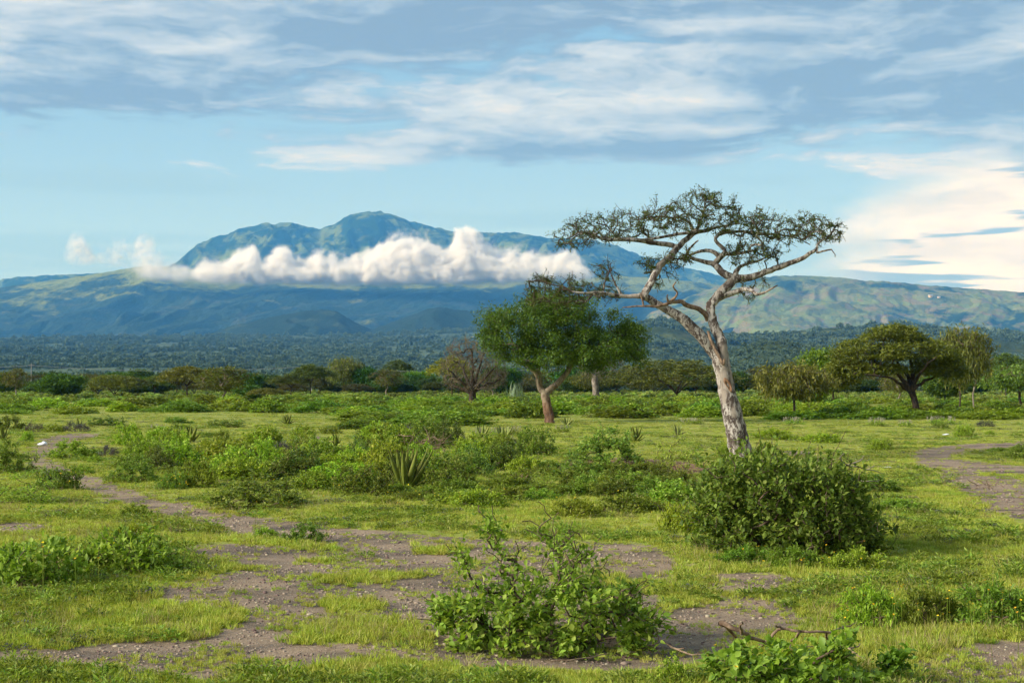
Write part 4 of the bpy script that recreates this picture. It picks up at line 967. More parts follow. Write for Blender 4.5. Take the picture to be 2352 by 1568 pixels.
# -- the tall leaning acacia
def acacia():
    base = ground_pt(1703, 1056); Y = base[1]; base[2] = gz(base[0], base[1]) - .1; mp = scale_at(Y)
    L = lambda pts, dep: [at(x, y, Y + d) for (x, y), d in zip(pts, np.interp(np.arange(len(pts)), np.linspace(0, len(pts) - 1, len(dep)), dep))]
    s = Skel()
    px = lambda *r: [q * mp for q in r]
    tr = s.limb([base] + L([(1700,1040),(1690,990),(1682,950),(1672,907),(1664,868),(1658,840),(1650,818)], [0, 0]), px(30, 27, 24, 22.5, 20, 19, 19, 17), sub=4, wob=.012)
    left = s.limb(L([(1632,800),(1611,774),(1580,743),(1557,725),(1519,703),(1485,683),(1467,680)], [0, -.3, -.6]), px(14, 13, 12.5, 11, 9, 8.5, 6), tr[-1], 3, .012)
    ll_ = s.limb(L([(1430,680),(1382,672),(1331,672),(1280,656),(1232,641)], [-.6, -1.2, -1.0]), px(4.2, 3., 2., 1.3, .8), left[-1], 3, .02)
    s.limb(L([(1412,650),(1402,625),(1404,602)], [-.7, -.9]), px(1.7, 1.2, .7), ll_[0], 3, .01)
    up = s.limb(L([(1481,676),(1492,655),(1508,625),(1520,606),(1536,592),(1556,569),(1577,549),(1594,535)], [-.6, -.2, .5, 1.0]), px(8.5, 8.5, 8, 7.6, 7.6, 7, 6.5, 5.6), left[-2], 3, .012)
    s.limb(L([(1618,531),(1655,521),(1700,514)], [1.0, 1.8]), px(4.2, 2.8, 1.5), up[-1], 3, .02)
    s.limb(L([(1606,516),(1614,490),(1622,466)], [1.0, .6]), px(3.6, 2.2, 1.2), up[-1], 3, .02)
    s.limb(L([(1587,518),(1570,504),(1530,498),(1480,502)], [1.0, -.6]), px(3.8, 3, 2, 1.1), up[-1], 3, .02)
    s.limb(L([(1539,562),(1505,558),(1467,552),(1416,550),(1382,548),(1341,533),(1300,549)], [.6, 0, -.9]), px(6, 5.4, 4.8, 4.2, 3.2, 2, 1.2), up[-3], 3, .015)
    s.limb(L([(1440,552),(1400,525),(1370,512)], [-.5, -1.5]), px(2.4, 1.8, 1), up[-3] + 8, 3, .02)
    s.limb(L([(1498,624),(1480,628)], [.4, .2]), px(3, 1.6), up[2], 3)
    right = s.limb(L([(1656,790),(1651,770),(1640,748),(1633,720),(1632,700)], [.0, .3]), px(13, 11.5, 11, 10.5, 10.5), tr[-2], 3, .012)
    r2 = s.limb(L([(1648,682),(1666,662),(1686,642)], [.3, .4]), px(11.5, 11.5, 10.5), right[-1], 3, .012)
    r3 = s.limb(L([(1724,637),(1758,624),(1792,613),(1826,600),(1854,586),(1874,573),(1882,556),(1912,545)], [.4, .1, -.5, -.3]), px(8, 7, 6.4, 5.5, 4.6, 3.6, 2.6, 1.4), r2[-1], 3, .015)
    s.limb(L([(1880,580),(1910,573),(1918,590)], [-.5, -.9]), px(2.4, 1.6, .8), r3[-3], 3, .02)
    r4 = s.limb(L([(1668,632),(1655,622),(1640,607)], [.5, .9]), px(9, 8.2, 7.4), r2[-1], 3, .012)
    s.limb(L([(1614,600),(1584,590),(1582,573),(1604,552)], [1., 1.4]), px(4.8, 3.8, 3, 1.6), r4[-1], 3, .015)
    r5 = s.limb(L([(1655,590),(1664,582)], [.8, .6]), px(6.8, 6), r4[-1], 3)
    r6 = s.limb(L([(1662,572),(1646,556),(1644,545),(1656,537),(1690,532),(1724,533),(1765,538),(1826,546),(1861,562)], [.6, .8, 1.4, 1.8]), px(4.6, 4, 4, 3.8, 3.4, 3, 2.4, 1.6, 1), r5[-1], 3, .01)
    s.limb(L([(1632,576),(1598,580),(1570,590)], [.9, 1.8]), px(4.6, 3.2, 1.4), r5[0], 3, .015)
    s.limb(L([(1690,583),(1728,576)], [.4, -.3]), px(4, 2.2), r5[-1], 3)
    r7 = s.limb(L([(1697,668),(1721,665),(1745,675),(1786,655)], [.2, -.6, -1.]), px(5.4, 4.6, 3, 1.2), r2[0], 3, .015)
    r8 = s.limb(L([(1700,612),(1740,600),(1775,582)], [.6, 1.4]), px(4, 2.6, 1.4), r2[-1], 3, .015)
    n_limb = len(s.P)
    fixed = np.array(s.fix); allow = fixed < 8.2 * mp
    allow[:60] &= fixed[:60] < 8 * mp
    # crown layers: outlines of the twiggy tiers
    tiers = [([(1268,548),(1290,520),(1350,496),(1420,486),(1500,472),(1560,452),(1600,438),(1640,446),(1700,470),(1700,500),(1690,525),(1640,528),(1600,532),(1560,540),(1500,545),(1440,548),(1380,552),(1330,572),(1290,566)], 560, .42),
             ([(1640,535),(1650,500),(1700,492),(1760,487),(1800,496),(1860,490),(1900,508),(1938,528),(1930,550),(1890,560),(1830,560),(1780,552),(1720,545)], 360, .55),
             ([(1205,648),(1230,632),(1290,640),(1340,640),(1390,652),(1430,668),(1430,690),(1380,690),(1330,700),(1280,704),(1240,694),(1205,705)], 230, .6),
             ([(1345,625),(1375,600),(1410,592),(1422,612),(1420,650),(1380,650)], 26, .8),
             ([(1448,606),(1480,592),(1530,580),(1570,574),(1600,590),(1560,612),(1500,618)], 90, .9),
             ([(1670,560),(1720,558),(1790,568),(1790,598),(1740,606),(1690,612),(1670,590)], 130, .8),
             ([(1606,440),(1620,426),(1634,450),(1622,470)], 16, .3), ([(1700,640),(1770,640),(1780,668),(1730,690),(1700,680)], 22, .6),
             ([(1480,620),(1520,618),(1560,610),(1580,625),(1530,650),(1500,660)], 20, .6)]
    T = np.concatenate([poly_targets(p, n, Y + .2, q) for p, n, q in tiers])
    tips = s.grow(T, allow, nmid=3, bend=.4, jit=.10, forward=.5)
    # short thorny side twigs along the outer twigs
    n1 = len(s.P); out = np.arange(n_limb, n1); pick = rng.choice(out, 2200)
    for k in pick:
        d = s.dir[k] + rand_dirs(1)[0] * .9 + np.array([0, 0, .1]); d = d / np.linalg.norm(d); l = rng.uniform(.12, .32)
        a = s.add(s.P[k] + d * l * .5 + rng.normal(0, .015, 3), int(k)); s.add(s.P[k] + d * l + np.array([0, 0, rng.normal(0, .03)]), a)
    n2 = len(s.P)
    Pn = np.array(s.P); Dn = np.array(s.dir)
    fol = np.concatenate([np.arange(n_limb, n2)]); fol = rng.choice(fol, int(len(fol) * .50), replace=False)
    B, D, U, l, w, t = leaf_spray(Pn[fol] - base, Dn[fol], 6, .045, .060, .55, LEAF_D, .7, .5)
    lf = leaves(B, D, U, l, w, LEAF_D, 'crown', t)
    o, P, r = tree_object('acacia_tree', s, base, 'tall leaning acacia with pale cracked bark and sparse flat crown', (M['acacia_bark'], M['twig'], M['acacia_leaf']), .028, .0065, lf, 2.7, lumps=.05, sides=14)
    # dead brown bough caught in the fork, as a limb of its own colour
    d = Skel(); m = d.limb(L([(1626,735),(1620,722),(1604,709),(1580,702),(1560,692),(1536,696),(1512,703),(1478,703),(1430,706)], [.3, -.4, -.8]), px(6.5, 6.2, 5.6, 5.4, 5, 4, 3.2, 2.4, 1), -1, 3, .012)
    d.limb(L([(1556,674),(1546,658),(1553,646)], [-.6, -.9]), px(2.2, 1.8, 1), m[5], 3, .01)
    d.limb(L([(1532,682),(1534,676)], [-.7, -.9]), px(1.6, .8), m[5], 2); d.limb(L([(1476,690),(1472,676)], [-.7, -.8]), px(3, 2), m[7], 2)
    rr = d.radii(.01); obj('dead_bough', tubes(np.array(d.P) - base, rr, d.chains(rr), 9, 'dead_bough', .06), M['dead_wood'], o)
    # strip of dead wood grown over in the fork, and the orange wound on the trunk
    f = Skel(); f.limb(L([(1626,760),(1634,785),(1645,806),(1655,824),(1661,836),(1664,824)], [-.18, -.30, -.36]), px(3, 5, 6, 5, 4.4, 2), -1, 3)
    rr = f.radii(.01); obj('grown_over_limb', tubes(np.array(f.P) - base, rr, f.chains(rr), 8, 'grown_over_limb', .05), M['dead_wood'], o)
    a = np.linspace(0, 2 * np.pi, 20, endpoint=False); V = []; c0 = at(1670, 884, Y) - base
    for q, dz in ((1, 0), (.8, -.06), (.45, -.02), (.05, .04)):
        for t_ in a: V.append([q * 6.5 * mp * math.cos(t_) * (1 + .15 * math.sin(3 * t_)) - .12 * q * math.sin(t_), dz - .315 + .02 * (1 - math.cos(t_)) , q * 17 * mp * math.sin(t_)])
    V = np.array(V) + c0 + np.array([0, 0, 0]); i = np.arange(20)
    Fq = np.concatenate([np.stack([k * 20 + i, k * 20 + (i + 1) % 20, (k + 1) * 20 + (i + 1) % 20, (k + 1) * 20 + i], 1) for k in range(3)])
    obj('bark_wound', mesh_np('bark_wound', V, [Fq], smooth=True), M['wound'], o)
acacia()

# -- the fresh green tree left of it
def green_tree():
    base = ground_pt(1263, 970); Y = base[1]; mp = scale_at(Y); base[2] = -.1
    L = lambda pts, d0, d1: [at(x, y, Y + d) for (x, y), d in zip(pts, np.linspace(d0, d1, len(pts)))]
    px = lambda *r: [q * mp for q in r]
    s = Skel(); tr = s.limb([base] + L([(1259,945),(1256,924),(1252,904)], 0, 0), px(12, 10.5, 10, 10), -1, 3, .02)
    a = s.limb(L([(1240,889),(1236,866),(1221,848),(1198,826),(1180,804)], 0, -1), px(7, 6, 5, 3.5, 2.2), tr[-1], 3, .03)
    s.limb(L([(1238,840),(1240,810),(1245,770),(1240,730)], 0, 1.), px(4, 3, 2, 1.2), a[1], 3, .03)
    b = s.limb(L([(1266,892),(1283,877),(1300,858),(1311,835),(1318,815),(1325,780),(1320,735)], 0, .5), px(7.5, 7, 6.5, 6, 5, 3, 1.6), tr[-1], 3, .03)
    s.limb(L([(1350,805),(1390,785),(1430,770)], .5, -1), px(3.4, 2.4, 1.4), b[4], 3, .03)
    s.limb(L([(1290,790),(1275,750),(1270,715)], .5, -1.5), px(3, 2.2, 1.4), b[3], 3, .03)
    allow = np.array(s.fix) < 6.2 * mp; allow[:10] = False
    crop = [(210,450),(210,340),(240,285),(360,235),(480,222),(560,150),(700,95),(860,75),(1000,100),(1200,150),(1400,220),(1500,262),(1650,305),(1720,370),(1790,430),(1850,510),(1925,560),(1915,650),(1860,740),(1830,825),(1760,770),(1660,690),(1580,720),(1500,800),(1400,830),(1250,800),(1150,740),(1030,760),(900,830),(760,830),(600,780),(430,710),(260,600)]
    poly = [(1062.3 + x * .2198, 660.3 + y * .2198) for x, y in crop]
    Cc = poly_targets(poly, 165, Y, .62); T = (Cc[:, None] + rng.normal(0, .40, (165, 10, 3)) * np.array([1, 1, .7])).reshape(-1, 3); tips = s.grow(T, allow, nmid=2, bend=.35, jit=.08)
    Pn = np.array(s.P); Dn = np.array(s.dir)
    X = leaf_spray(Pn[tips] - base, Dn[tips], 40, .20, .16, .5, flat=.75, tmean=.5)
    lf = leaves(X[0], X[1], X[2], X[3], X[4], LEAF_D, 'crown', X[5])
    tree_object('leafy_tree', s, base, 'fresh green bushy tree with forked red brown trunk', (M['red_bark'], M['twig'], M['green_leaf']), .05, .012, lf, lumps=.06)
green_tree()

# -- the grey brown bare tree left of it
def bare_tree():
    base = ground_pt(1085, 938); Y = base[1]; mp = scale_at(Y); base[2] = -.1
    s = Skel(); px = lambda *r: [q * mp for q in r]
    tr = s.limb([base] + [at(1085, 918, Y), at(1084, 902, Y)], px(9, 8, 9.5), -1, 3, .02)
    for ex, ey, d in ((1030, 850, -1.5), (1055, 830, 1.5), (1085, 810, -.8), (1110, 815, 1.6), (1135, 845, -1.5), (1150, 870, .8), (1022, 880, .6)):
        s.limb([at(1084 + (ex - 1084) * .4, 902 + (ey - 902) * .45, Y + d * .3), at(ex, ey, Y + d)], px(3.2, 1.6), tr[-1], 4, .06)
    poly = [(1008,850),(1020,805),(1045,785),(1070,772),(1085,780),(1120,790),(1150,800),(1165,840),(1160,880),(1130,900),(1040,900),(1015,885)]
    allow = np.ones(len(s.P), bool); allow[:6] = False
    T = poly_targets(poly, 520, Y, .85); tips = s.grow(T, allow, nmid=2, bend=.4, jit=.14)
    n1 = len(s.P)
    for k in rng.choice(np.arange(20, n1), 900):
        d = s.dir[k] + rand_dirs(1)[0] * 1.1; s.add(s.P[k] + d / np.linalg.norm(d) * rng.uniform(.3, .7), int(k))
    Pn = np.array(s.P); Dn = np.array(s.dir); tips = rng.choice(np.arange(20, len(Pn)), 1900)
    X = leaf_spray(Pn[tips] - base, Dn[tips], 5, .12, .10, .45, tmean=.45); lf = leaves(X[0], X[1], X[2], X[3], X[4], LEAF_D, 'crown', X[5])
    tree_object('bare_tree', s, base, 'grey brown almost leafless tree with thick short trunk', (M['dark_bark'], M['twig_grey'], M['dry_leaf']), .05, .012, lf)
bare_tree()

# -- the broad umbrella thorn on the right
def umbrella_tree():
    base = ground_pt(2107, 957); Y = base[1]; mp = scale_at(Y); base[2] = -.1
    L = lambda pts, d0, d1: [at(x, y, Y + d) for (x, y), d in zip(pts, np.linspace(d0, d1, len(pts)))]
    px = lambda *r: [q * mp for q in r]
    s = Skel(); tr = s.limb([base] + L([(2104,935),(2098,910),(2092,898)], 0, 0), px(8.5, 7.5, 7.5, 8.5), -1, 3, .03)
    for pts, d, rr in (([(2080,880),(2062,858),(2030,845)], -.5, (5, 3.5, 2)), ([(2094,875),(2096,850),(2090,810)], 1, (6, 4, 2)), ([(2108,885),(2130,872),(2160,864)], .5, (4, 3, 1.6)),
                       ([(2070,882),(2040,866),(1985,860)], -2, (3.6, 2.4, 1.4)), ([(2105,870),(2125,845),(2150,820)], -2, (4, 2.6, 1.4)), ([(2085,862),(2060,830),(2050,800)], 2.5, (4, 2.6, 1.4))):
        s.limb(L(pts, d * .3, d * 1.6), px(*rr), tr[-1], 3, .06)
    allow = np.ones(len(s.P), bool); allow[:9] = False
    K = lambda c: [(1780 + x * .2432, 717.8 + y * .2432) for x, y in c]
    tiers = [(K([(880,170),(1000,130),(1110,112),(1300,150),(1385,225),(1380,270),(1150,280),(900,250),(760,300),(600,310),(590,285),(700,260),(850,240)]), 240),
             (K([(560,340),(760,310),(900,290),(1200,300),(1500,255),(1650,320),(1740,400),(1700,440),(1400,440),(1000,450),(700,440),(520,430)]), 420),
             (K([(480,520),(600,450),(900,470),(1200,500),(1290,560),(1000,590),(700,600),(560,570)]), 300), (K([(1320,470),(1500,430),(1720,430),(1800,520),(1760,610),(1650,640),(1500,590),(1330,560)]), 200),
             (K([(330,640),(420,560),(560,570),(700,610),(760,650),(640,690),(480,720),(350,710)]), 130)]
    T = np.concatenate([poly_targets(p, n, Y, .72) for p, n in tiers]); tips = s.grow(T, allow, nmid=2, bend=.35, jit=.07)
    Pn = np.array(s.P); Dn = np.array(s.dir)
    X = leaf_spray(Pn[tips] - base, Dn[tips], 30, .26, .24, .38, flat=.28, tmean=.5); lf = leaves(X[0], X[1], X[2], X[3], X[4], LEAF_D, 'crown', X[5])
    tree_object('umbrella_thorn', s, base, 'broad umbrella thorn with layered yellow green crown and dark trunk at right', (M['dark_bark'], M['twig'], M['umbrella_leaf']), .06, .012, lf, color=(1.25, 1.32, 1.))
umbrella_tree()

# -- kinds of tree for the treeline, one metre tall, copied and scaled
TREES = {}
def tree_kind(kind, trunk, limbs, T, per, spread, ll, wr, flat, mats, twigs=0, droop=0., tmean=.45, tip=.0022, tr_=.022, strands=0):
    s = Skel(); tr = s.limb([np.array(p, float) for p in trunk], np.linspace(tr_, tr_ * .8, len(trunk)), -1, 3, .006)
    for l in limbs: s.limb([np.array(p, float) for p in l], np.linspace(tr_ * .55, tr_ * .25, len(l)), tr[-1], 3, .01)
    allow = np.ones(len(s.P), bool); allow[:max(len(trunk) * 3 - 3, 1)] = False
    tips = s.grow(T, allow, nmid=2, bend=.35, jit=.09)
    n1 = len(s.P)
    for k in rng.choice(np.arange(3, n1), twigs) if twigs else ():
        d = s.dir[k] + rand_dirs(1)[0] * 1.0 - np.array([0, 0, droop]); s.add(s.P[k] + d / np.linalg.norm(d) * rng.uniform(.03, .08), int(k))
    Pn = np.array(s.P); Dn = np.array(s.dir)
    X = leaf_spray(Pn[tips], Dn[tips], per, spread, ll, wr, flat=flat, tmean=tmean, droop=droop)
    lf = leaves(X[0], X[1], X[2], X[3], X[4], LEAF_D, 'crown', X[5])
    r = s.radii(tip, 2.2); ch = s.chains(r); A = []; Bc = []
    for c in ch:
        k = next((i for i in range(1, len(c)) if r[c[i]] < .009), len(c))
        if k > 1: A.append(c[:k + 1])
        if k < len(c): Bc.append(c[max(k - 1, 0):])
    tm = tubes(Pn, r, A, 8, 'trunk'); bm = tubes(Pn, r, Bc, 3, 'branches'); 
    for m_, q in ((tm, mats[0]), (bm, mats[1]), (lf, mats[2])):
        if m_: m_.materials.append(q)
    wid = np.percentile(np.abs(T[:, 0]), 98) * 2
    TREES.setdefault(kind, []).append((tm, bm, lf, wid))
def disc_dome(n, R_, z0, z1, tiers=3):
    a = rng.random(n) * 6.283; r = np.sqrt(rng.random(n)); k = rng.integers(0, tiers, n)
    top = z1 - (z1 - z0) * .75 * r ** 2.2
    z = top - (k / tiers) * (z1 - z0) * .6 * (1 - .3 * r) + rng.normal(0, .008, n)
    lob = 1 + .2 * np.sin(a * 3 + rng.random() * 6) + .12 * np.sin(a * 5 + rng.random() * 6)
    return np.stack([R_ * r * lob * np.cos(a), R_ * r * lob * np.sin(a), z], 1)
def ball(n, R_, z0, z1, lump=.2):
    d = rand_dirs(n); q = (.45 + .55 * rng.random(n)) ** .5
    lob = 1 + lump * np.sin(np.arctan2(d[:, 1], d[:, 0]) * 3 + d[:, 2] * 4 + rng.random() * 6)
    return np.stack([R_ * q * lob * d[:, 0], R_ * q * lob * d[:, 1], (z0 + z1) / 2 + (z1 - z0) / 2 * q * d[:, 2] * (.9 + .1 * lob)], 1)
def fan(n, r, z0, z1): 
    o = []
    for i in range(n):
        a = i / n * 6.283 + rng.normal(0, .3); o.append([[r * .35 * math.cos(a), r * .35 * math.sin(a), z0 + (z1 - z0) * .5], [r * math.cos(a), r * math.sin(a), z1]])
    return o
DB, TW, TG = M['dark_bark'], M['twig'], M['twig_grey']
for v in range(3):
    j = rng.normal(0, .03)
    tree_kind('umbrella', [(0, 0, -.03), (j, 0, .2), (j * 2, .01, .42)], fan(5, .38, .42, .74), disc_dome(380, .72, .58, .99), 22, .045, .055, .45, .3, (DB, TW, M['umbrella_leaf']), tmean=.4)
    tree_kind('round', [(0, 0, -.03), (j, 0, .2), (j * 2, .01, .34)], fan(5, .22, .34, .68), ball(340, .50, .22, 1.0, .25), 28, .05, .062, .55, .8, (DB, TW, M['green_leaf']), tmean=.4)
for v in range(2):
    j = rng.normal(0, .05)
    tree_kind('flat', [(0, 0, -.03), (j * .5, 0, .06), (j, .01, .15)], fan(7, .55, .15, .6), disc_dome(460, 1.15, .42, 1.0, 4), 24, .05, .06, .45, .3, (DB, TW, M['umbrella_leaf']), tmean=.42)
    tree_kind('scrag', [(0, 0, -.03), (.04 + j, 0, .2), (-.02, .03, .36), (.06 + j, 0, .5)], fan(5, .26, .5, .8), ball(240, .46, .36, 1.0, .4), 13, .04, .05, .5, .6, (M['grey_bark'], TG, M['umbrella_leaf']), twigs=400, tmean=.35)
    tree_kind('weep', [(0, 0, -.03), (.02, 0, .25), (j, .01, .48)], fan(6, .36, .48, .84), ball(260, .62, .42, 1.0, .3), 20, .05, .075, .28, 1.2, (DB, TG, M['umbrella_leaf']), twigs=700, droop=.9, tmean=.45)
def place_tree(kind, bx, by, x0, x1, ytop, label, color=(1, 1, 1), name='tree', group=None, barkm=None, variant=None, back=0):
    c = ground_pt(bx, by); c = c * (1 + back); k = scale_at(c[1]); h = at(bx, ytop, c[1])[2]
    vs = TREES[kind]; tm, bm, lf, wid = vs[int(rng.integers(len(vs))) if variant is None else variant % len(vs)]
    if group is None: color = tuple(np.array(color) * 1.25)
    w = (x1 - x0) * k / wid * (1.08 if group is None else 1); h = h * (1.06 if group is None else 1); off = ((x0 + x1) / 2 - bx) * k
    o = empty(name, (c[0], c[1], 0), rng.uniform(-.6, .6) + (math.pi if rng.random() < .5 else 0), (w, w, h * .97))
    for nm, me in (('trunk', tm), ('branches', bm), ('crown', lf)):
        if me is None: continue
        q = bpy.data.objects.new(nm, me); C.objects.link(q); q.parent = o; q.color = tuple(color) + (1,)
    tag(o, label, 'tree', group); return o
BR = (1.25, .98, .85); OL = (1., .95, .9); GR = (.75, 1.1, .7); DG = (.6, .75, .7)
A = 'acacia_tree'; PT = place_tree
PT('scrag', 35, 916, 2, 64, 848, 'bare brown leaning tree at the far left of the treeline', (1., .9, .75))
PT('round', 140, 916, 84, 178, 861, 'dense dark green round tree near the left end of the treeline', (.9, .95, .7))
PT('flat', 262, 914, 198, 328, 862, 'wide brown umbrella acacia with several stems in the left treeline', (1., .98, .8), A)
PT('umbrella', 297, 914, 268, 336, 866, 'small dark acacia just right of the wide brown one', (.9, .8, .85), A)
PT('umbrella', 355, 913, 330, 380, 864, 'slender green acacia with leaning stem in the left treeline', (.8, 1, .8), A)
PT('umbrella', 430, 920, 368, 484, 844, 'tall flat topped acacia with forked stems left of the twisted tree', (1.1, 1, .75), A)
PT('scrag', 515, 934, 458, 570, 843, 'twisted acacia with thin brownish crown on the left scrub edge', (.9, .95, .7), variant=1)
PT('round', 571, 924, 540, 602, 885, 'small grey green tree right of the twisted acacia', (.9, .9, 1.2))
PT('umbrella', 612, 926, 580, 656, 892, 'small low umbrella acacia standing in the scrub', (1., .85, .8), A)
PT('umbrella', 712, 912, 666, 760, 839, 'dark layered umbrella acacia by the pale utility pole', (.62, .72, .7), A)
PT('umbrella', 668, 912, 626, 708, 861, 'dark acacia below the layered umbrella acacia', (.65, .72, .68), A)
PT('weep', 790, 908, 768, 842, 823, 'vine hung twisted tree poking above the treeline', (.95, .95, .8))
PT('scrag', 889, 911, 850, 920, 850, 'dark stemmed thin crowned tree right of the vine hung tree', (.8, .75, .7))
PT('umbrella', 914, 905, 882, 946, 830, 'dark flat topped acacia rising above the treeline', (.5, .65, .65), A)
PT('round', 960, 906, 925, 992, 855, 'bright green feathery tree in the middle treeline', (1.5, 1.5, .9))
PT('umbrella', 1039, 921, 960, 1052, 822, 'yellow green flat acacia with thin grey stem left of the bare tree', (1.5, 1.35, .6), A)
PT('round', 838, 908, 812, 872, 845, 'dark green round tree behind the vine hung tree', (.55, .8, .8))
PT('round', 1345, 908, 1290, 1420, 846, 'dark leafy tree behind the green tree and its grey neighbour', (.55, .7, .6))
PT('flat', 1554, 918, 1392, 1650, 829, 'very wide low umbrella thorn behind the tall acacia trunk', (.85, .85, .8), A)
PT('weep', 1822, 961, 1698, 1858, 836, 'drooping olive tree with thin bare dark stem right of the acacia', (1.1, 1., .9))
PT('round', 1858, 931, 1818, 1896, 885, 'rounded yellow green bushy tree under the right hand trees', (2.0, 1.7, .9))
PT('round', 1885, 930, 1815, 1912, 806, 'olive green round topped tree behind the drooping tree', (1.3, 1.1, .8))
PT('weep', 1916, 922, 1865, 1990, 838, 'leaning dark stemmed tree left of the broad umbrella thorn', (.8, .8, .7))
PT('scrag', 2067, 934, 2030, 2105, 850, 'pale trunked tree seen beneath the broad umbrella thorn', (1, .9, .8))
PT('weep', 2204, 950, 2148, 2262, 757, 'tall vine hung tree with thick dark trunk right of the umbrella thorn', (.85, .85, .7))
PT('scrag', 2239, 941, 2205, 2292, 764, 'tall thin tree with crooked pale trunk near the right edge', (1., .95, .75))
PT('weep', 2345, 928, 2262, 2430, 838, 'green drooping tree cut by the right edge', (.8, 1.1, .8))
PT('umbrella', 2310, 918, 2270, 2370, 815, 'dark flat acacia behind the drooping tree at the right edge', (.6, .8, .8), A)
PT('round', 2170, 925, 2110, 2200, 860, 'olive tree between the umbrella thorn and the thick dark trunk', (.9, .85, .8))
PT('round', 1150, 912, 1120, 1200, 845, 'dark green tree filling the gap behind the green tree trunk', (.5, .65, .6))
PT('scrag', 1130, 915, 1110, 1170, 850, 'dark leaning stems right of the bare tree', (.6, .55, .5))
def grey_trunk():
    base = ground_pt(1371, 917); Y = base[1]; mp = scale_at(Y); base[2] = -.1; s = Skel()
    tr = s.limb([base] + [at(1368, 893, Y), at(1366, 875, Y), at(1368, 862, Y)], [9 * mp, 7 * mp, 7.5 * mp, 6 * mp], -1, 3, .04)
    for ex, ey, d in ((1345, 838, -2), (1368, 826, 2), (1398, 835, -1), (1415, 850, 2)): s.limb([at((1368 + ex) / 2, (862 + ey) / 2, Y + d * .4), at(ex, ey, Y + d)], [3 * mp, 1.4 * mp], tr[-1], 3, .06)
    allow = np.ones(len(s.P), bool); allow[:9] = False
    T = poly_targets([(1325,850),(1345,815),(1380,805),(1420,815),(1442,845),(1430,880),(1390,870),(1340,872)], 260, Y, .7); tips = s.grow(T, allow, nmid=2, bend=.4, jit=.12)
    Pn = np.array(s.P); Dn = np.array(s.dir); X = leaf_spray(Pn[tips] - base, Dn[tips], 12, .3, .22, .5, tmean=.4)
    tree_object('bare_tree', s, base, 'pale grey thick trunked tree right behind the green tree', (M['grey_bark'], M['twig_grey'], M['dry_leaf']), .06, .015, leaves(X[0], X[1], X[2], X[3], X[4], LEAF_D, 'crown', X[5]))
grey_trunk()
# the mass of trees closing the line behind, one object each
for i in range(150):
    bx = -60 + (i % 75) * 33.4 + rng.normal(0, 11); row = i // 75; by = rng.uniform(900, 905) if row == 0 else rng.uniform(905, 911); wpx = rng.uniform(50, 105); tp = rng.uniform(846, 872) + row * 9 - (8 if bx > 1250 else 0)
    kd = ['umbrella', 'round', 'flat', 'round', 'weep', 'scrag'][int(rng.integers(6))]
    side = 'left' if bx < 800 else ('middle' if bx < 1650 else 'right')
    q = rng.uniform(.5, .85)
    PT(kd, bx, by, bx - wpx / 2, bx + wpx / 2, tp, ('wide ' if wpx > 78 else 'slim ') + {'umbrella': 'flat topped', 'round': 'round leafy', 'flat': 'low spreading', 'weep': 'drooping', 'scrag': 'thin bare'}[kd] + ' background tree ' + ('behind ' if row == 0 else 'beside ') + anchor(bx), (q * rng.uniform(.9, 1.2), q * rng.uniform(.9, 1.15), q * .85), group='background trees of the treeline')

# ------------------------------------------------------------------ agaves and rosettes
def agave_leaf():
    n = 9; s_ = np.linspace(0, 1, n); w = np.array([.10, .115, .125, .125, .115, .097, .072, .042, .0]); V = []; E = []
    for i, t in enumerate(s_):
        a = max(w[i], .002); z = .10 * t * t; th = .05 * (1 - t) + .004
        for xx, zz, e in ((-a, .045 * a * 8, 1.), (-a * .5, -.0, .3), (0, -.025 * (1 - t), 0.), (a * .5, 0, .3), (a, .045 * a * 8, 1.), (a * .5, -th, .3), (0, -th * 1.5, .1), (-a * .5, -th, .3)):
            V.append([xx, t, z + zz]); E.append(e)
    Fq = []
    for i in range(n - 1):
        for j in range(8): Fq.append([i * 8 + j, i * 8 + (j + 1) % 8, (i + 1) * 8 + (j + 1) % 8, (i + 1) * 8 + j])
    return mesh_np('leaf', np.array(V), [np.array(Fq)], {'edge': np.array(E)}, smooth=True)
def agave_material(name, body, edge, tip):
    m, g, out = mat(name); e = g.new('ShaderNodeAttribute', attribute_name='edge').outputs['Fac']
    tc = g.new('ShaderNodeTexCoord').outputs['Object']; y = g.sep(tc)[1]; n = g.noise(tc, 9, 4)
    c = g.mix(g.ss(n, .35, .65), body, tuple(q * 1.35 for q in body)); c = g.mix(g.ss(e, .62, .95), c, edge); c = g.mix(g.ss(y, .9, 1.), c, tip)
    p = g.new('ShaderNodeBsdfPrincipled'); g.put(p.inputs['Base Color'], c); p.inputs['Roughness'].default_value = .6; p.inputs['Specular IOR Level'].default_value = .08; g.l.new(p.outputs[0], out.inputs[0]); return m
AG = agave_leaf(); AG.materials.append(agave_material('agave leaf', (.095, .12, .018), (.19, .20, .05), (.12, .07, .03)))
AP = agave_leaf(); AP.materials.append(agave_material('pale agave leaf', (.13, .165, .04), (.27, .28, .09), (.16, .1, .04)))
AB = agave_leaf(); AB.materials.append(agave_material('dry brown rosette leaf', (.13, .075, .055), (.22, .15, .10), (.1, .06, .04)))
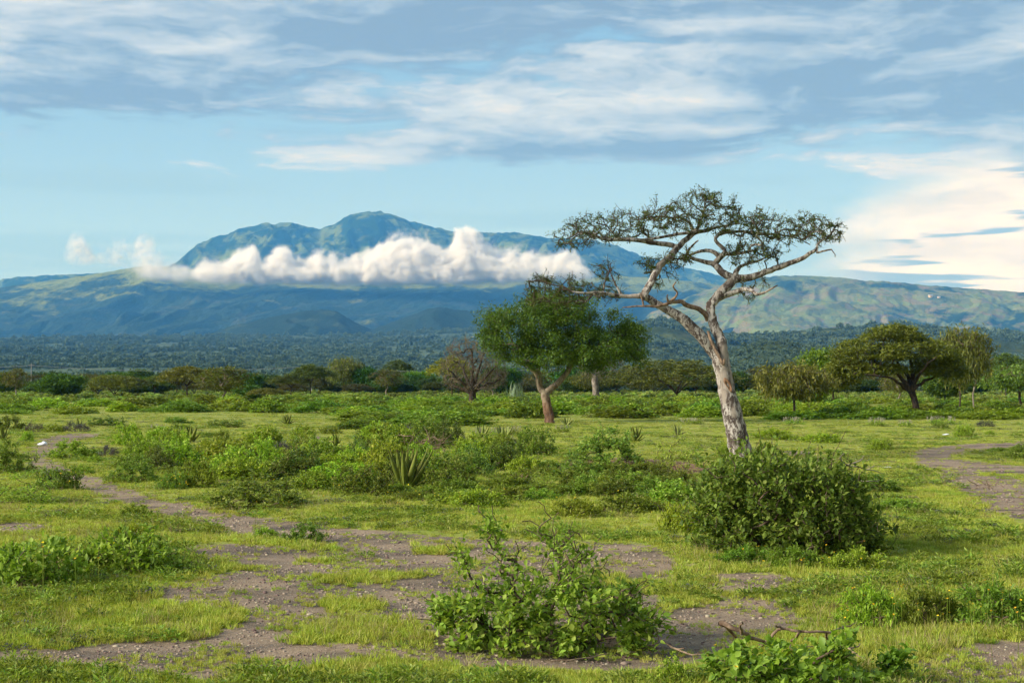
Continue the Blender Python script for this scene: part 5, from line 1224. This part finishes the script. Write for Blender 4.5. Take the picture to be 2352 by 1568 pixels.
def agave(px, py, w, h, label, n=14, me=AG, up=1.0, name='agave', wide=1.0, seed=0):
    c = ground_pt(px, py); k = scale_at(c[1]); hm = h * k; wm = w * k; g = np.random.default_rng(seed + int(px))
    o = empty(name, (c[0], c[1], float(gz(c[0], c[1])) - .02))
    for i in range(n):
        t = (i + .5) / n; a = i * 2.39996 + g.normal(0, .15)
        el = R(78 - 60 * t ** 1.1 * up + g.normal(0, 4)); out = wm / 2 / max(math.cos(R(22)), .2)
        l = hm * (1.0 - .12 * t) / max(math.sin(el), .55) * .92 if t < .55 else out * (.85 + .25 * g.random())
        l = min(l, max(hm, out) * 1.08)
        q = bpy.data.objects.new('leaf', me); C.objects.link(q); q.parent = o; r0 = .05 * hm + .05 * t * hm
        q.rotation_euler = (el, 0, a - math.pi / 2); q.location = (math.cos(a) * r0, math.sin(a) * r0, .02)
        q.scale = (l * wide, l, l)
    tag(o, label, 'agave'); return o
agave(933, 1120, 104, 100, 'large dark green agave with saw edged leaves in the middle', 30, wide=.62)
agave(181, 985, 30, 26, 'small agave poking from the grey purple herb clump', 8)
agave(8, 1008, 40, 32, 'agave on top of the shrub at the left edge', 9)
agave(384, 1022, 46, 34, 'left one of two agaves behind the left thicket', 11)
agave(438, 1013, 60, 40, 'right and larger of two agaves behind the left thicket', 13)
agave(660, 975, 36, 25, 'small dark agave alone on the grass behind the thicket', 14)
agave(1108, 1004, 46, 32, 'left one of the twin agaves below the bare tree', 12, AP)
agave(1155, 1014, 46, 42, 'right one of the twin agaves below the bare tree', 12, AP)
agave(1302, 977, 44, 20, 'small agave right of the green tree trunk', 12, AP)
agave(1330, 1083, 44, 36, 'small pale agave at the edge of the bare red soil', 11, AP)
agave(772, 1024, 36, 34, 'upright agave half hidden in the thicket', 8, up=.7)
agave(1459, 1012, 50, 38, 'agave right behind the wide dark shrub on red soil', 14)
agave(1557, 1000, 34, 28, 'yellowish agave top behind the grey green open shrub', 9, AP)
agave(1838, 1112, 56, 72, 'agave with few tall upright blades behind the big dark bush', 7, AP, up=.25, wide=.7)
agave(1194, 1117, 66, 30, 'dry brown purple rosette alone in the grass', 12, AB, up=1.25, name='dry_rosette', wide=.75)
agave(1905, 1015, 30, 16, 'bleached dead rosette lying on the right meadow', 8, AB, up=1.2, name='dry_rosette')
# clumps of narrow reedy leaves
def reed(px, py, w, h, label, n=60):
    c = ground_pt(px, py); k = scale_at(c[1]); a = rng.random(n) * 6.28; r = .15 * w * k * np.sqrt(rng.random(n))
    B = np.stack([r * np.cos(a), r * np.sin(a), 0 * a], 1); D = np.stack([np.cos(a) * .7 * rng.random(n), np.sin(a) * .7 * rng.random(n), .8 + .3 * rng.random(n)], 1)
    sh = (np.array([[-.5, 0, 0], [.5, 0, 0], [.45, .4, .02], [-.45, .4, .02], [.3, .75, -.12], [-.3, .75, -.12], [0, 1, -.32]]), np.array([[0, 1, 2], [0, 2, 3], [3, 2, 4], [3, 4, 5], [5, 4, 6]]))
    o = empty('reed_clump', (c[0], c[1], 0)); obj('foliage', leaves(B, D, np.stack([np.cos(a), np.sin(a), .4 + 0 * a], 1), h * k * (.7 + .5 * rng.random(n)), .05, sh, 'foliage'), M['grey_leaf'], o, color=(1.0, 1.35, .85)); tag(o, label, 'grass clump')
reed(1185, 925, 80, 42, 'pale grey green reedy clump beside the bare tree')

# ------------------------------------------------------------------ flowers, sticks, litter
def flower_mesh():
    n = 9; a = np.arange(n) / n * 6.283; B = np.stack([.12 * np.cos(a), .12 * np.sin(a), 0 * a], 1); D = np.stack([np.cos(a), np.sin(a), .75 + 0 * a], 1)
    return leaves(B, D, np.stack([-np.cos(a), -np.sin(a), 1 + 0 * a], 1), 1., .55, LEAF_D, 'petals')
FM = flower_mesh(); FM.materials.append(M['flower'])
FS = tubes(np.array([[0, 0, 0], [.05, 0, .5], [0, .04, 1.]]), [.012, .01, .01], [[0, 1, 2]], 4, 'stalk'); FS.materials.append(M['bright_leaf'])
def flowers(n, x, y, label, group, hgt=(.25, .45), size=.017):
    for _ in range(n):
        px, py = rng.uniform(*x), rng.uniform(*y); c = ground_pt(px, py); h = rng.uniform(*hgt)
        # py is where the flower head shows: stand the stalk below it
        Yc = c[1] * (1 - h / H) ; P = np.array([c[0] * Yc / c[1], Yc, 0]); z = float(gz(P[0], P[1])) - .02
        o = empty('yellow_flower', (P[0], P[1], z), rng.random() * 6.28)
        q = bpy.data.objects.new('stalk', FS); C.objects.link(q); q.parent = o; q.scale = (h * .5, h * .5, h)
        f = bpy.data.objects.new('flower_head', FM); C.objects.link(f); f.parent = o; f.location = (0, .02 * h, h); s_ = size * rng.uniform(.7, 1.25) * max(1, (Yc / 22) ** .35); f.scale = (s_,) * 3; f.rotation_euler = (rng.normal(0, .3), rng.normal(0, .3), 0)
        tag(o, label, 'flower', group)
flowers(46, (1930, 2350), (1325, 1400), 'yellow daisy like flower on the herb bank at lower right', 'yellow flowers on the right herb bank', (.3, .5), .014)
flowers(22, (1660, 2030), (1225, 1300), 'yellow flower in the grass at the foot of the big dark bush', 'yellow flowers before the big bush', (.15, .3))
flowers(9, (1640, 1960), (1470, 1545), 'yellow flower in the bright plant at the bottom edge', 'yellow flowers at the bottom edge', (.2, .4), .018)
flowers(24, (85, 182), (1070, 1105), 'yellow flower on the herb clump left of the footpath', 'yellow flowers left of the path', (.3, .5))
flowers(16, (365, 440), (1083, 1108), 'yellow flower on the herb at the thicket front', 'yellow flowers at the thicket front', (.3, .5))
flowers(26, (850, 1170), (1105, 1165), 'yellow flower in the grass between large agave and brown rosette', 'yellow flowers by the brown rosette', (.2, .4))
flowers(8, (1270, 1370), (1140, 1160), 'yellow flower on the herb behind the front bush', 'yellow flowers behind the front bush', (.3, .5))
flowers(16, (560, 800), (1030, 1160), 'yellow flower among the thicket leaves', 'yellow flowers in the thicket', (.3, .8))
flowers(9, (60, 400), (1225, 1290), 'yellow flower on the front left bushes', 'yellow flowers at front left', (.4, .7), .02)
flowers(14, (1380, 1580), (1085, 1200), 'yellow flower in the weeds left of the big dark bush', 'yellow flowers left of the big bush', (.2, .4))
def stick(name, limbs, label, mat_, lift=.03, cat='branch'):
    """limbs: (list of (px, py, height above ground), radii in m, index of the parent limb's node)"""
    s = Skel(); ids = []
    c0 = None
    for pts, rads, par in limbs:
        W = []
        for x, y, hh in pts:
            # the pixel shows the branch itself at height hh above the ground
            d = ray(x, y); t = (hh - H) / d[2]; W.append(np.array([0, 0, H]) + d * t)
        ids.append(s.limb(W, rads, -1 if par is None else ids[par[0]][par[1]], 3, .008))
    base = np.array(s.P[0]); base[2] = float(gz(base[0], base[1])); r = s.radii(.004); P = np.array(s.P) - base
    n1 = len(s.P)
    o = obj(name, tubes(P, r, s.chains(r), 8, name, .08), mat_, loc=tuple(base)); tag(o, label, cat); return o
stick('fallen_branch', [([(1655,1430,.30),(1680,1440,.27),(1705,1452,.22),(1735,1466,.14),(1760,1476,.08)], [.026, .023, .021, .018, .014], None), ([(1700,1440,.30),(1704,1428,.36)], [.012, .006], (0, 2)), ([(1690,1462,.1)], [.014], (0, 0))],
      'thick broken dead branch lying above the bright plant at lower right', M['dead_wood'])
stick('fallen_branch', [([(1745,1480,.05),(1772,1462,.16),(1795,1443,.24),(1840,1449,.22),(1895,1451,.2),(1930,1442,.2),(1962,1430,.2)], [.015, .015, .014, .013, .012, .009, .005], None), ([(1818,1470,.05)], [.014], (0, 3)), ([(1900,1466,.06)], [.012], (0, 4)), ([(1782,1436,.28)], [.008], (0, 2)), ([(1955,1444,.12)], [.006], (0, 5))],
      'long crooked dead branch right of the thick broken one', M['dead_wood'])
stick('dead_twig', [([(1940,1472,.14),(1950,1488,.09),(1965,1500,.05),(1990,1512,.02)], [.012, .011, .009, .005], None), ([(1975,1478,.1)], [.006], (0, 1)), ([(1955,1510,.01)], [.006], (0, 2))], 'forked dead twig drooping right of the bright plant', M['dead_wood'])
stick('dead_twig', [([(1526,1474,.03),(1555,1490,.03),(1580,1500,.03),(1612,1502,.03)], [.01, .009, .008, .004], None), ([(1572,1488,.06)], [.005], (0, 1))], 'thin dead twig on the gravel right of the front bush', M['dead_wood'])
stick('dead_twig', [([(1265,1518,.02),(1330,1512,.03),(1400,1500,.03)], [.008, .007, .004], None)], 'thin stick on the soil under the front bush', M['dead_wood'])
stick('dead_twig', [([(480,1353,.015),(512,1350,.02)], [.007, .004], None)], 'pale short stick on the gravel near the front left bushes', M['dead_wood'])
def brush_pile(px, py, w, h, n, label, m_):
    c = ground_pt(px, py); k = scale_at(c[1]); o = empty('brush_pile', (c[0], c[1], 0)); me = []
    for i in range(5):
        p = np.array([[0, 0, 0], [.3, rng.normal(0, .05), .03], [.65, rng.normal(0, .08), rng.normal(0, .05)], [1, rng.normal(0, .1), 0]]); t = tubes(p, [.022, .02, .015, .008], [[0, 1, 2, 3]], 5, 'stick', .1); t.materials.append(m_); me.append(t)
    for i in range(n):
        q = bpy.data.objects.new('stick', me[i % 5]); C.objects.link(q); q.parent = o
        q.location = (rng.normal(-.2, .28) * w * k, rng.normal(0, .15) * w * k, abs(rng.normal(0, .35)) * h * k + .03); q.rotation_euler = (rng.random() * 6, rng.normal(-.3, .35), rng.random() * 6.28); s_ = w * k * rng.uniform(.25, .6); q.scale = (s_, s_, s_)
    tag(o, label, 'brush pile')
brush_pile(1000, 1040, 95, 48, 46, 'pile of dead brown brush inside the thicket', M['dead_wood'])
brush_pile(2275, 1127, 70, 16, 18, 'small heap of cut brushwood on the dirt track', M['dead_wood'])
brush_pile(2200, 1122, 40, 8, 9, 'flat dry scrap of brush on the grass beside the track', M['dead_wood'])
stick('bare_twigs', [([(1900,1110,.3),(1920,1085,.9),(1945,1068,1.2),(1990,1078,1.1),(2040,1088,.9)], [.02, .018, .014, .01, .004], None), ([(1930,1052,1.5),(1940,1040,1.7)], [.01, .004], (0, 2)), ([(1975,1058,1.5),(1985,1046,1.6)], [.008, .003], (0, 2)), ([(2010,1068,1.2)], [.005], (0, 3)), ([(1985,1105,.8),(2020,1102,.8)], [.012, .004], (0, 1))],
      'bare grey branch sticking out right of the big dark bush', M['grey_bark'])
# white plastic bag
def bag(px, py, w, h, label):
    c = ground_pt(px, py); k = scale_at(c[1]); n, m_ = 14, 9; V = []
    for i in range(m_):
        t = i / (m_ - 1) * math.pi
        for j in range(n):
            a = j / n * 2 * math.pi; q = 1 + .18 * math.sin(3 * a + t * 2) + .12 * math.sin(5 * a - t * 3) + rng.normal(0, .05)
            V.append([w * k / 2 * math.sin(t) * math.cos(a) * q, w * k / 3 * math.sin(t) * math.sin(a) * q, h * k * (.5 - .5 * math.cos(t)) * (1 + .2 * math.cos(a))])
    Fq = [[i * n + j, i * n + (j + 1) % n, (i + 1) * n + (j + 1) % n, (i + 1) * n + j] for i in range(m_ - 1) for j in range(n)]
    tag(obj('plastic_bag', mesh_np('plastic_bag', np.array(V), [np.array(Fq)], smooth=True), M['bag'], loc=(c[0], c[1], float(gz(c[0], c[1])))), label, 'litter')
M['bag'] = plain('white plastic', (.78, .82, .84), .35, 6, .06)
bag(98, 1024, 20, 9, 'white plastic bag lying on the grass by the footpath')
bag(2038, 1077, 22, 3, 'flat whitish scrap of litter right of the big bush')
bag(2172, 999, 16, 3, 'small white scrap of litter on the far right meadow')
for px, py, w in ((1206, 1350, 12), (675, 1338, 8), (945, 1372, 9), (668, 1232, 9)):
    c = ground_pt(px, py); k = scale_at(c[1]) * w / 2; tag(obj('stone', stone_mesh(), M['stone'], loc=(c[0], c[1], float(gz(c[0], c[1])) - .01), scale=(k, k, k)), 'pale loose stone bigger than the gravel around it', 'stone', 'single pale stones on the gravel')

# ------------------------------------------------------------------ poles, wires, houses far away
M['pole'] = plain('grey concrete pole', (.28, .27, .25), .8); M['wire'] = plain('aluminium wire', (.35, .36, .37), .5)
YP = 330.; poles = []
for px, ytop in ((72, 834), (716, 836), (1330, 838)):
    t = at(px, ytop, YP); s = Skel(); s.limb([(0, 0, -.2), (0, 0, t[2])], [.09, .07], -1, 2); r = s.radii(.1)
    o = empty('utility_pole', (t[0], YP, 0)); obj('post', tubes(np.array(s.P), r, s.chains(r), 8, 'post'), M['pole'], o)
    obj('crossarm', tubes(np.array([[-.7, 0, t[2] - .5], [.7, 0, t[2] - .5]]), [.06, .06], [[0, 1]], 6, 'crossarm'), M['pole'], o)
    tag(o, {72: 'thin utility pole above the left end of the treeline', 716: 'pale utility pole in front of the dark layered acacia', 1330: 'utility pole hidden behind the green tree'}[px], 'pole'); poles.append(t)
poles = [poles[0] - (poles[1] - poles[0])] + poles
for i in range(len(poles) - 1):
    a, b = poles[i], poles[i + 1]; pts = np.array([a + (b - a) * t + np.array([0, 0, -.5 - 1.2 * 4 * t * (1 - t)]) for t in np.linspace(0, 1, 9)])
    pts2 = pts + np.array([.0, .5, -.1]); base = pts[0].copy()
    o = tag(obj('power_cable', tubes(pts - base, np.full(9, .022), [list(range(9))], 4, 'power_cable'), M['wire'], loc=tuple(base)), ['thin cable sagging left of the first utility pole', 'thin cable between the two left utility poles', 'thin cable sagging right of the pole by the dark acacia'][i], 'cable')
M['hwall'] = plain('cream plaster', (.60, .46, .28), .9, .5); M['hroof'] = plain('tin roof', (.40, .36, .32), .6, .5)
def house(px, py, Y, w, label):
    c = at(px, py, Y); o = empty('farmhouse', (c[0], c[1], c[2]))
    d = w * .6; h = w * .38
    V = np.array([[-w/2, -d/2, -4], [w/2, -d/2, -4], [w/2, d/2, -4], [-w/2, d/2, -4], [-w/2, -d/2, h], [w/2, -d/2, h], [w/2, d/2, h], [-w/2, d/2, h]])
    obj('wall', mesh_np('wall', V, [np.array([[0, 1, 5, 4], [1, 2, 6, 5], [2, 3, 7, 6], [3, 0, 4, 7]])]), M['hwall'], o)
    e = w * .08; Rf = np.array([[-w/2-e, -d/2-e, h], [w/2+e, -d/2-e, h], [w/2+e, d/2+e, h], [-w/2-e, d/2+e, h], [-w/2-e, 0, h*1.7], [w/2+e, 0, h*1.7]])
    rf = mesh_np('roof', Rf, [np.array([[0, 1, 5, 4], [2, 3, 4, 5]]), np.array([[0, 4, 3], [1, 2, 5]])]); obj('roof', rf, M['hroof'], o)
    dr = np.array([[-w*.06, -d/2-.05, -1], [w*.06, -d/2-.05, -1], [w*.06, -d/2-.05, h*.7], [-w*.06, -d/2-.05, h*.7]]); obj('door', mesh_np('door', dr, [np.array([[0, 1, 2, 3]])]), M['dark_bark'], o)
    tag(o, label, 'house'); return o
def drop_to(G, px, py):
    """point of a terrain layer nearest to the pixel"""
    q = G.reshape(-1, 3); a, b = project(q); i = np.argmin((a - px) ** 2 + (b - py) ** 2); return q[i]
def house_on(Gname, px, py, w, label):
    me = bpy.data.objects[Gname].data; n = len(me.vertices); q = np.empty(n * 3, np.float32); me.vertices.foreach_get('co', q); q = q.reshape(-1, 3).astype(float)
    a, b = project(q); i = np.argmin((a - px) ** 2 + (b - py) ** 2); o = house(px, py, q[i, 1], w, label); o.location = tuple(q[i])
house_on('farmed_hillside', 2138, 682, 26, 'cream farmhouse on the sunlit far hillside')
house_on('farmed_hillside', 2158, 684, 18, 'smaller farm building right of the cream farmhouse')
house_on('scrub_plain', 1092, 780, 14, 'tiny pale roofed house on the rising scrubland')

# ------------------------------------------------------------------ cloud bank before the mountain
def cloud_material(name, dens):
    m = bpy.data.materials.new(name); m.use_nodes = True; g = NT(m.node_tree); g.n.clear()
    out = g.new('ShaderNodeOutputMaterial'); v = g.new('ShaderNodeVolumePrincipled')
    v.inputs['Color'].default_value = (.955, .945, .93, 1); v.inputs['Density'].default_value = dens; v.inputs['Anisotropy'].default_value = .0
    v.inputs['Density Attribute'].default_value = 'density'
    g.l.new(v.outputs[0], out.inputs['Volume']); return m
def cloud(name, tops, bottoms, Y, depth, label, dens, mat_, voxel=9, amp=70):
    """fog volume: billowing tops that follow the measured outline, flat base"""
    x0, x1 = tops[0][0], tops[-1][0]; k = scale_at(Y)
    yt = min(t[1] for t in tops) - 14; yb = max(b[1] for b in bottoms) + 4
    lo = at(x0 - 6, yb, Y); hi = at(x1 + 6, yt, Y); Lx = hi[0] - lo[0]; Lz = hi[2] - lo[2]
    vol = bpy.data.volumes.new(name); o = bpy.data.objects.new(name, vol); C.objects.link(o); o.location = ((lo[0] + hi[0]) / 2, Y, lo[2])
    t = bpy.data.node_groups.new(name, 'GeometryNodeTree')
    t.interface.new_socket('Geometry', in_out='OUTPUT', socket_type='NodeSocketGeometry'); t.interface.new_socket('Geometry', in_out='INPUT', socket_type='NodeSocketGeometry')
    g = NT(t); go = g.new('NodeGroupOutput'); g.new('NodeGroupInput')
    pos = g.new('GeometryNodeInputPosition').outputs[0]; x, y, z = g.sep(pos)
    u = g.math('ADD', g.math('DIVIDE', x, Lx), .5)
    def curve(pts):
        n = g.new('ShaderNodeFloatCurve'); cu = n.mapping.curves[0]
        P_ = [((px - (x0 - 6)) / (x1 - x0 + 12), min(max((yb - py) / (yb - yt), 0), 1)) for px, py in pts]
        while len(cu.points) < len(P_): cu.points.new(.5, .5)
        for a, b in zip(cu.points, P_): a.location = b
        n.mapping.update(); g.put(n.inputs['Value'], u); return g.math('MULTIPLY', n.outputs[0], Lz)
    zt, zb = curve(tops), curve(bottoms)
    w = g.vec('SCALE', g.vec('SUBTRACT', g.noise(pos, 1 / 260., 4, .55, 0, 1), (.5, .5, .5)), scale=150.)
    pw = g.vec('ADD', pos, w)
    n1 = g.noise(pw, 1 / 230., 6, .58); n2 = g.noise(pw, 1 / 75., 4, .6)
    bil = g.math('ADD', g.math('MULTIPLY', g.math('SUBTRACT', n1, .5), 5. * amp), g.math('MULTIPLY', g.math('SUBTRACT', n2, .5), 3.2 * amp))
    dn = g.math('DIVIDE', g.math('ABSOLUTE', y), depth / 2)
    hgt = g.math('MULTIPLY', g.math('SUBTRACT', zt, zb), g.math('SQRT', g.math('MAXIMUM', g.math('SUBTRACT', 1., g.math('MULTIPLY', dn, dn)), 0.)))
    dtop = g.math('ADD', g.math('SUBTRACT', g.math('ADD', zb, hgt), z), bil)
    dbot = g.math('ADD', g.math('SUBTRACT', z, zb), g.math('MULTIPLY', bil, .35))
    dside = g.math('ADD', g.math('MULTIPLY', g.math('SUBTRACT', 1., dn), depth * .5), bil)
    endf = g.math('MULTIPLY', g.math('MINIMUM', g.math('ADD', x, Lx / 2), g.math('SUBTRACT', Lx / 2, x)), 1.)
    e = g.math('MINIMUM', g.math('MINIMUM', dtop, dside), g.math('MINIMUM', dbot, g.math('ADD', endf, g.math('MULTIPLY', bil, .6))))
    d = g.math('MULTIPLY', g.math('POWER', g.ss(e, -10., 105.), 1.6), g.lin(g.noise(pw, 1 / 55., 5, .65), .36, .64, .0, 2.0))
    if x1 - x0 > 500: d = g.math('MULTIPLY', d, g.ss(u, .0, .30, .18, 1.))
    vc = g.new('GeometryNodeVolumeCube'); g.put(vc.inputs['Density'], d)
    vc.inputs['Min'].default_value = (-Lx / 2, -depth / 2, 0); vc.inputs['Max'].default_value = (Lx / 2, depth / 2, Lz)
    for nm, v in (('Resolution X', Lx), ('Resolution Y', depth), ('Resolution Z', Lz)): vc.inputs[nm].default_value = max(int(v / voxel), 8)
    sm = g.new('GeometryNodeSetMaterial'); sm.inputs['Material'].default_value = mat_
    g.l.new(vc.outputs[0], sm.inputs[0]); g.l.new(sm.outputs[0], go.inputs[0])
    md = o.modifiers.new('cloud', 'NODES'); md.node_group = t; vol.materials.append(mat_)
    tag(o, label, 'cloud'); return o
CW = cloud_material('wisp cloud', .006)
cloud('cloud_wisp', [(225,600),(260,570),(300,585),(340,560),(380,585),(430,600),(470,610)], [(225,612),(300,632),(380,645),(470,650)], 10250, 240, 'thin trailing wisp joining the small puffs to the cloud bank', .02, CW, 9, 80)
CM = cloud_material('white cloud', .036); CT = cloud_material('thin cloud', .014)
cloud('cloud_bank', [(318,640),(345,585),(380,598),(430,615),(470,600),(510,588),(545,572),(578,560),(610,590),(645,562),(690,595),(740,578),(800,585),(850,562),(885,545),(930,524),(985,542),(1022,555),(1052,522),(1092,530),(1130,556),(1185,574),(1250,568),(1305,580),(1350,612),(1368,640)],
      [(318,646),(420,652),(520,655),(800,657),(1100,657),(1300,650),(1368,646)], 10300, 520, 'long white cloud bank lying along the mountain flank', .02, CM)
cloud('small_cloud', [(150,600),(165,535),(185,528),(205,560),(228,585)], [(150,606),(190,612),(228,606)], 10300, 200, 'small cream cloud puff floating left of the cloud bank', .02, CT, 10, 40)
cloud('small_cloud', [(240,575),(270,545),(300,548),(335,534),(362,570)], [(240,590),(300,600),(362,590)], 10300, 160, 'faint wispy cloud between the puff and the cloud bank', .02, CT, 10, 60)

# ------------------------------------------------------------------ the blue air
def haze():
    x0, x1, y0, y1, z0, z1 = -11000, 11000, -60, 18500, -12, 2050
    V = np.array([[x, y, z] for z in (z0, z1) for y in (y0, y1) for x in (x0, x1)], float)
    me = mesh_np('haze', V, [np.array([[0, 2, 3, 1], [4, 5, 7, 6], [0, 1, 5, 4], [2, 6, 7, 3], [0, 4, 6, 2], [1, 3, 7, 5]])])
    m = bpy.data.materials.new('blue air'); m.use_nodes = True; g = NT(m.node_tree); g.n.clear()
    out = g.new('ShaderNodeOutputMaterial'); v = g.new('ShaderNodeVolumePrincipled')
    v.inputs['Color'].default_value = (.10, .42, 1.0, 1); v.inputs['Density'].default_value = 5.0e-5; v.inputs['Anisotropy'].default_value = 0
    v.inputs['Absorption Color'].default_value = (1, 1, 1, 1)
    g.l.new(v.outputs[0], out.inputs['Volume'])
    o = obj('haze', me, m); tag(o, 'blue haze filling the air over the plain', None, kind='stuff')
haze()
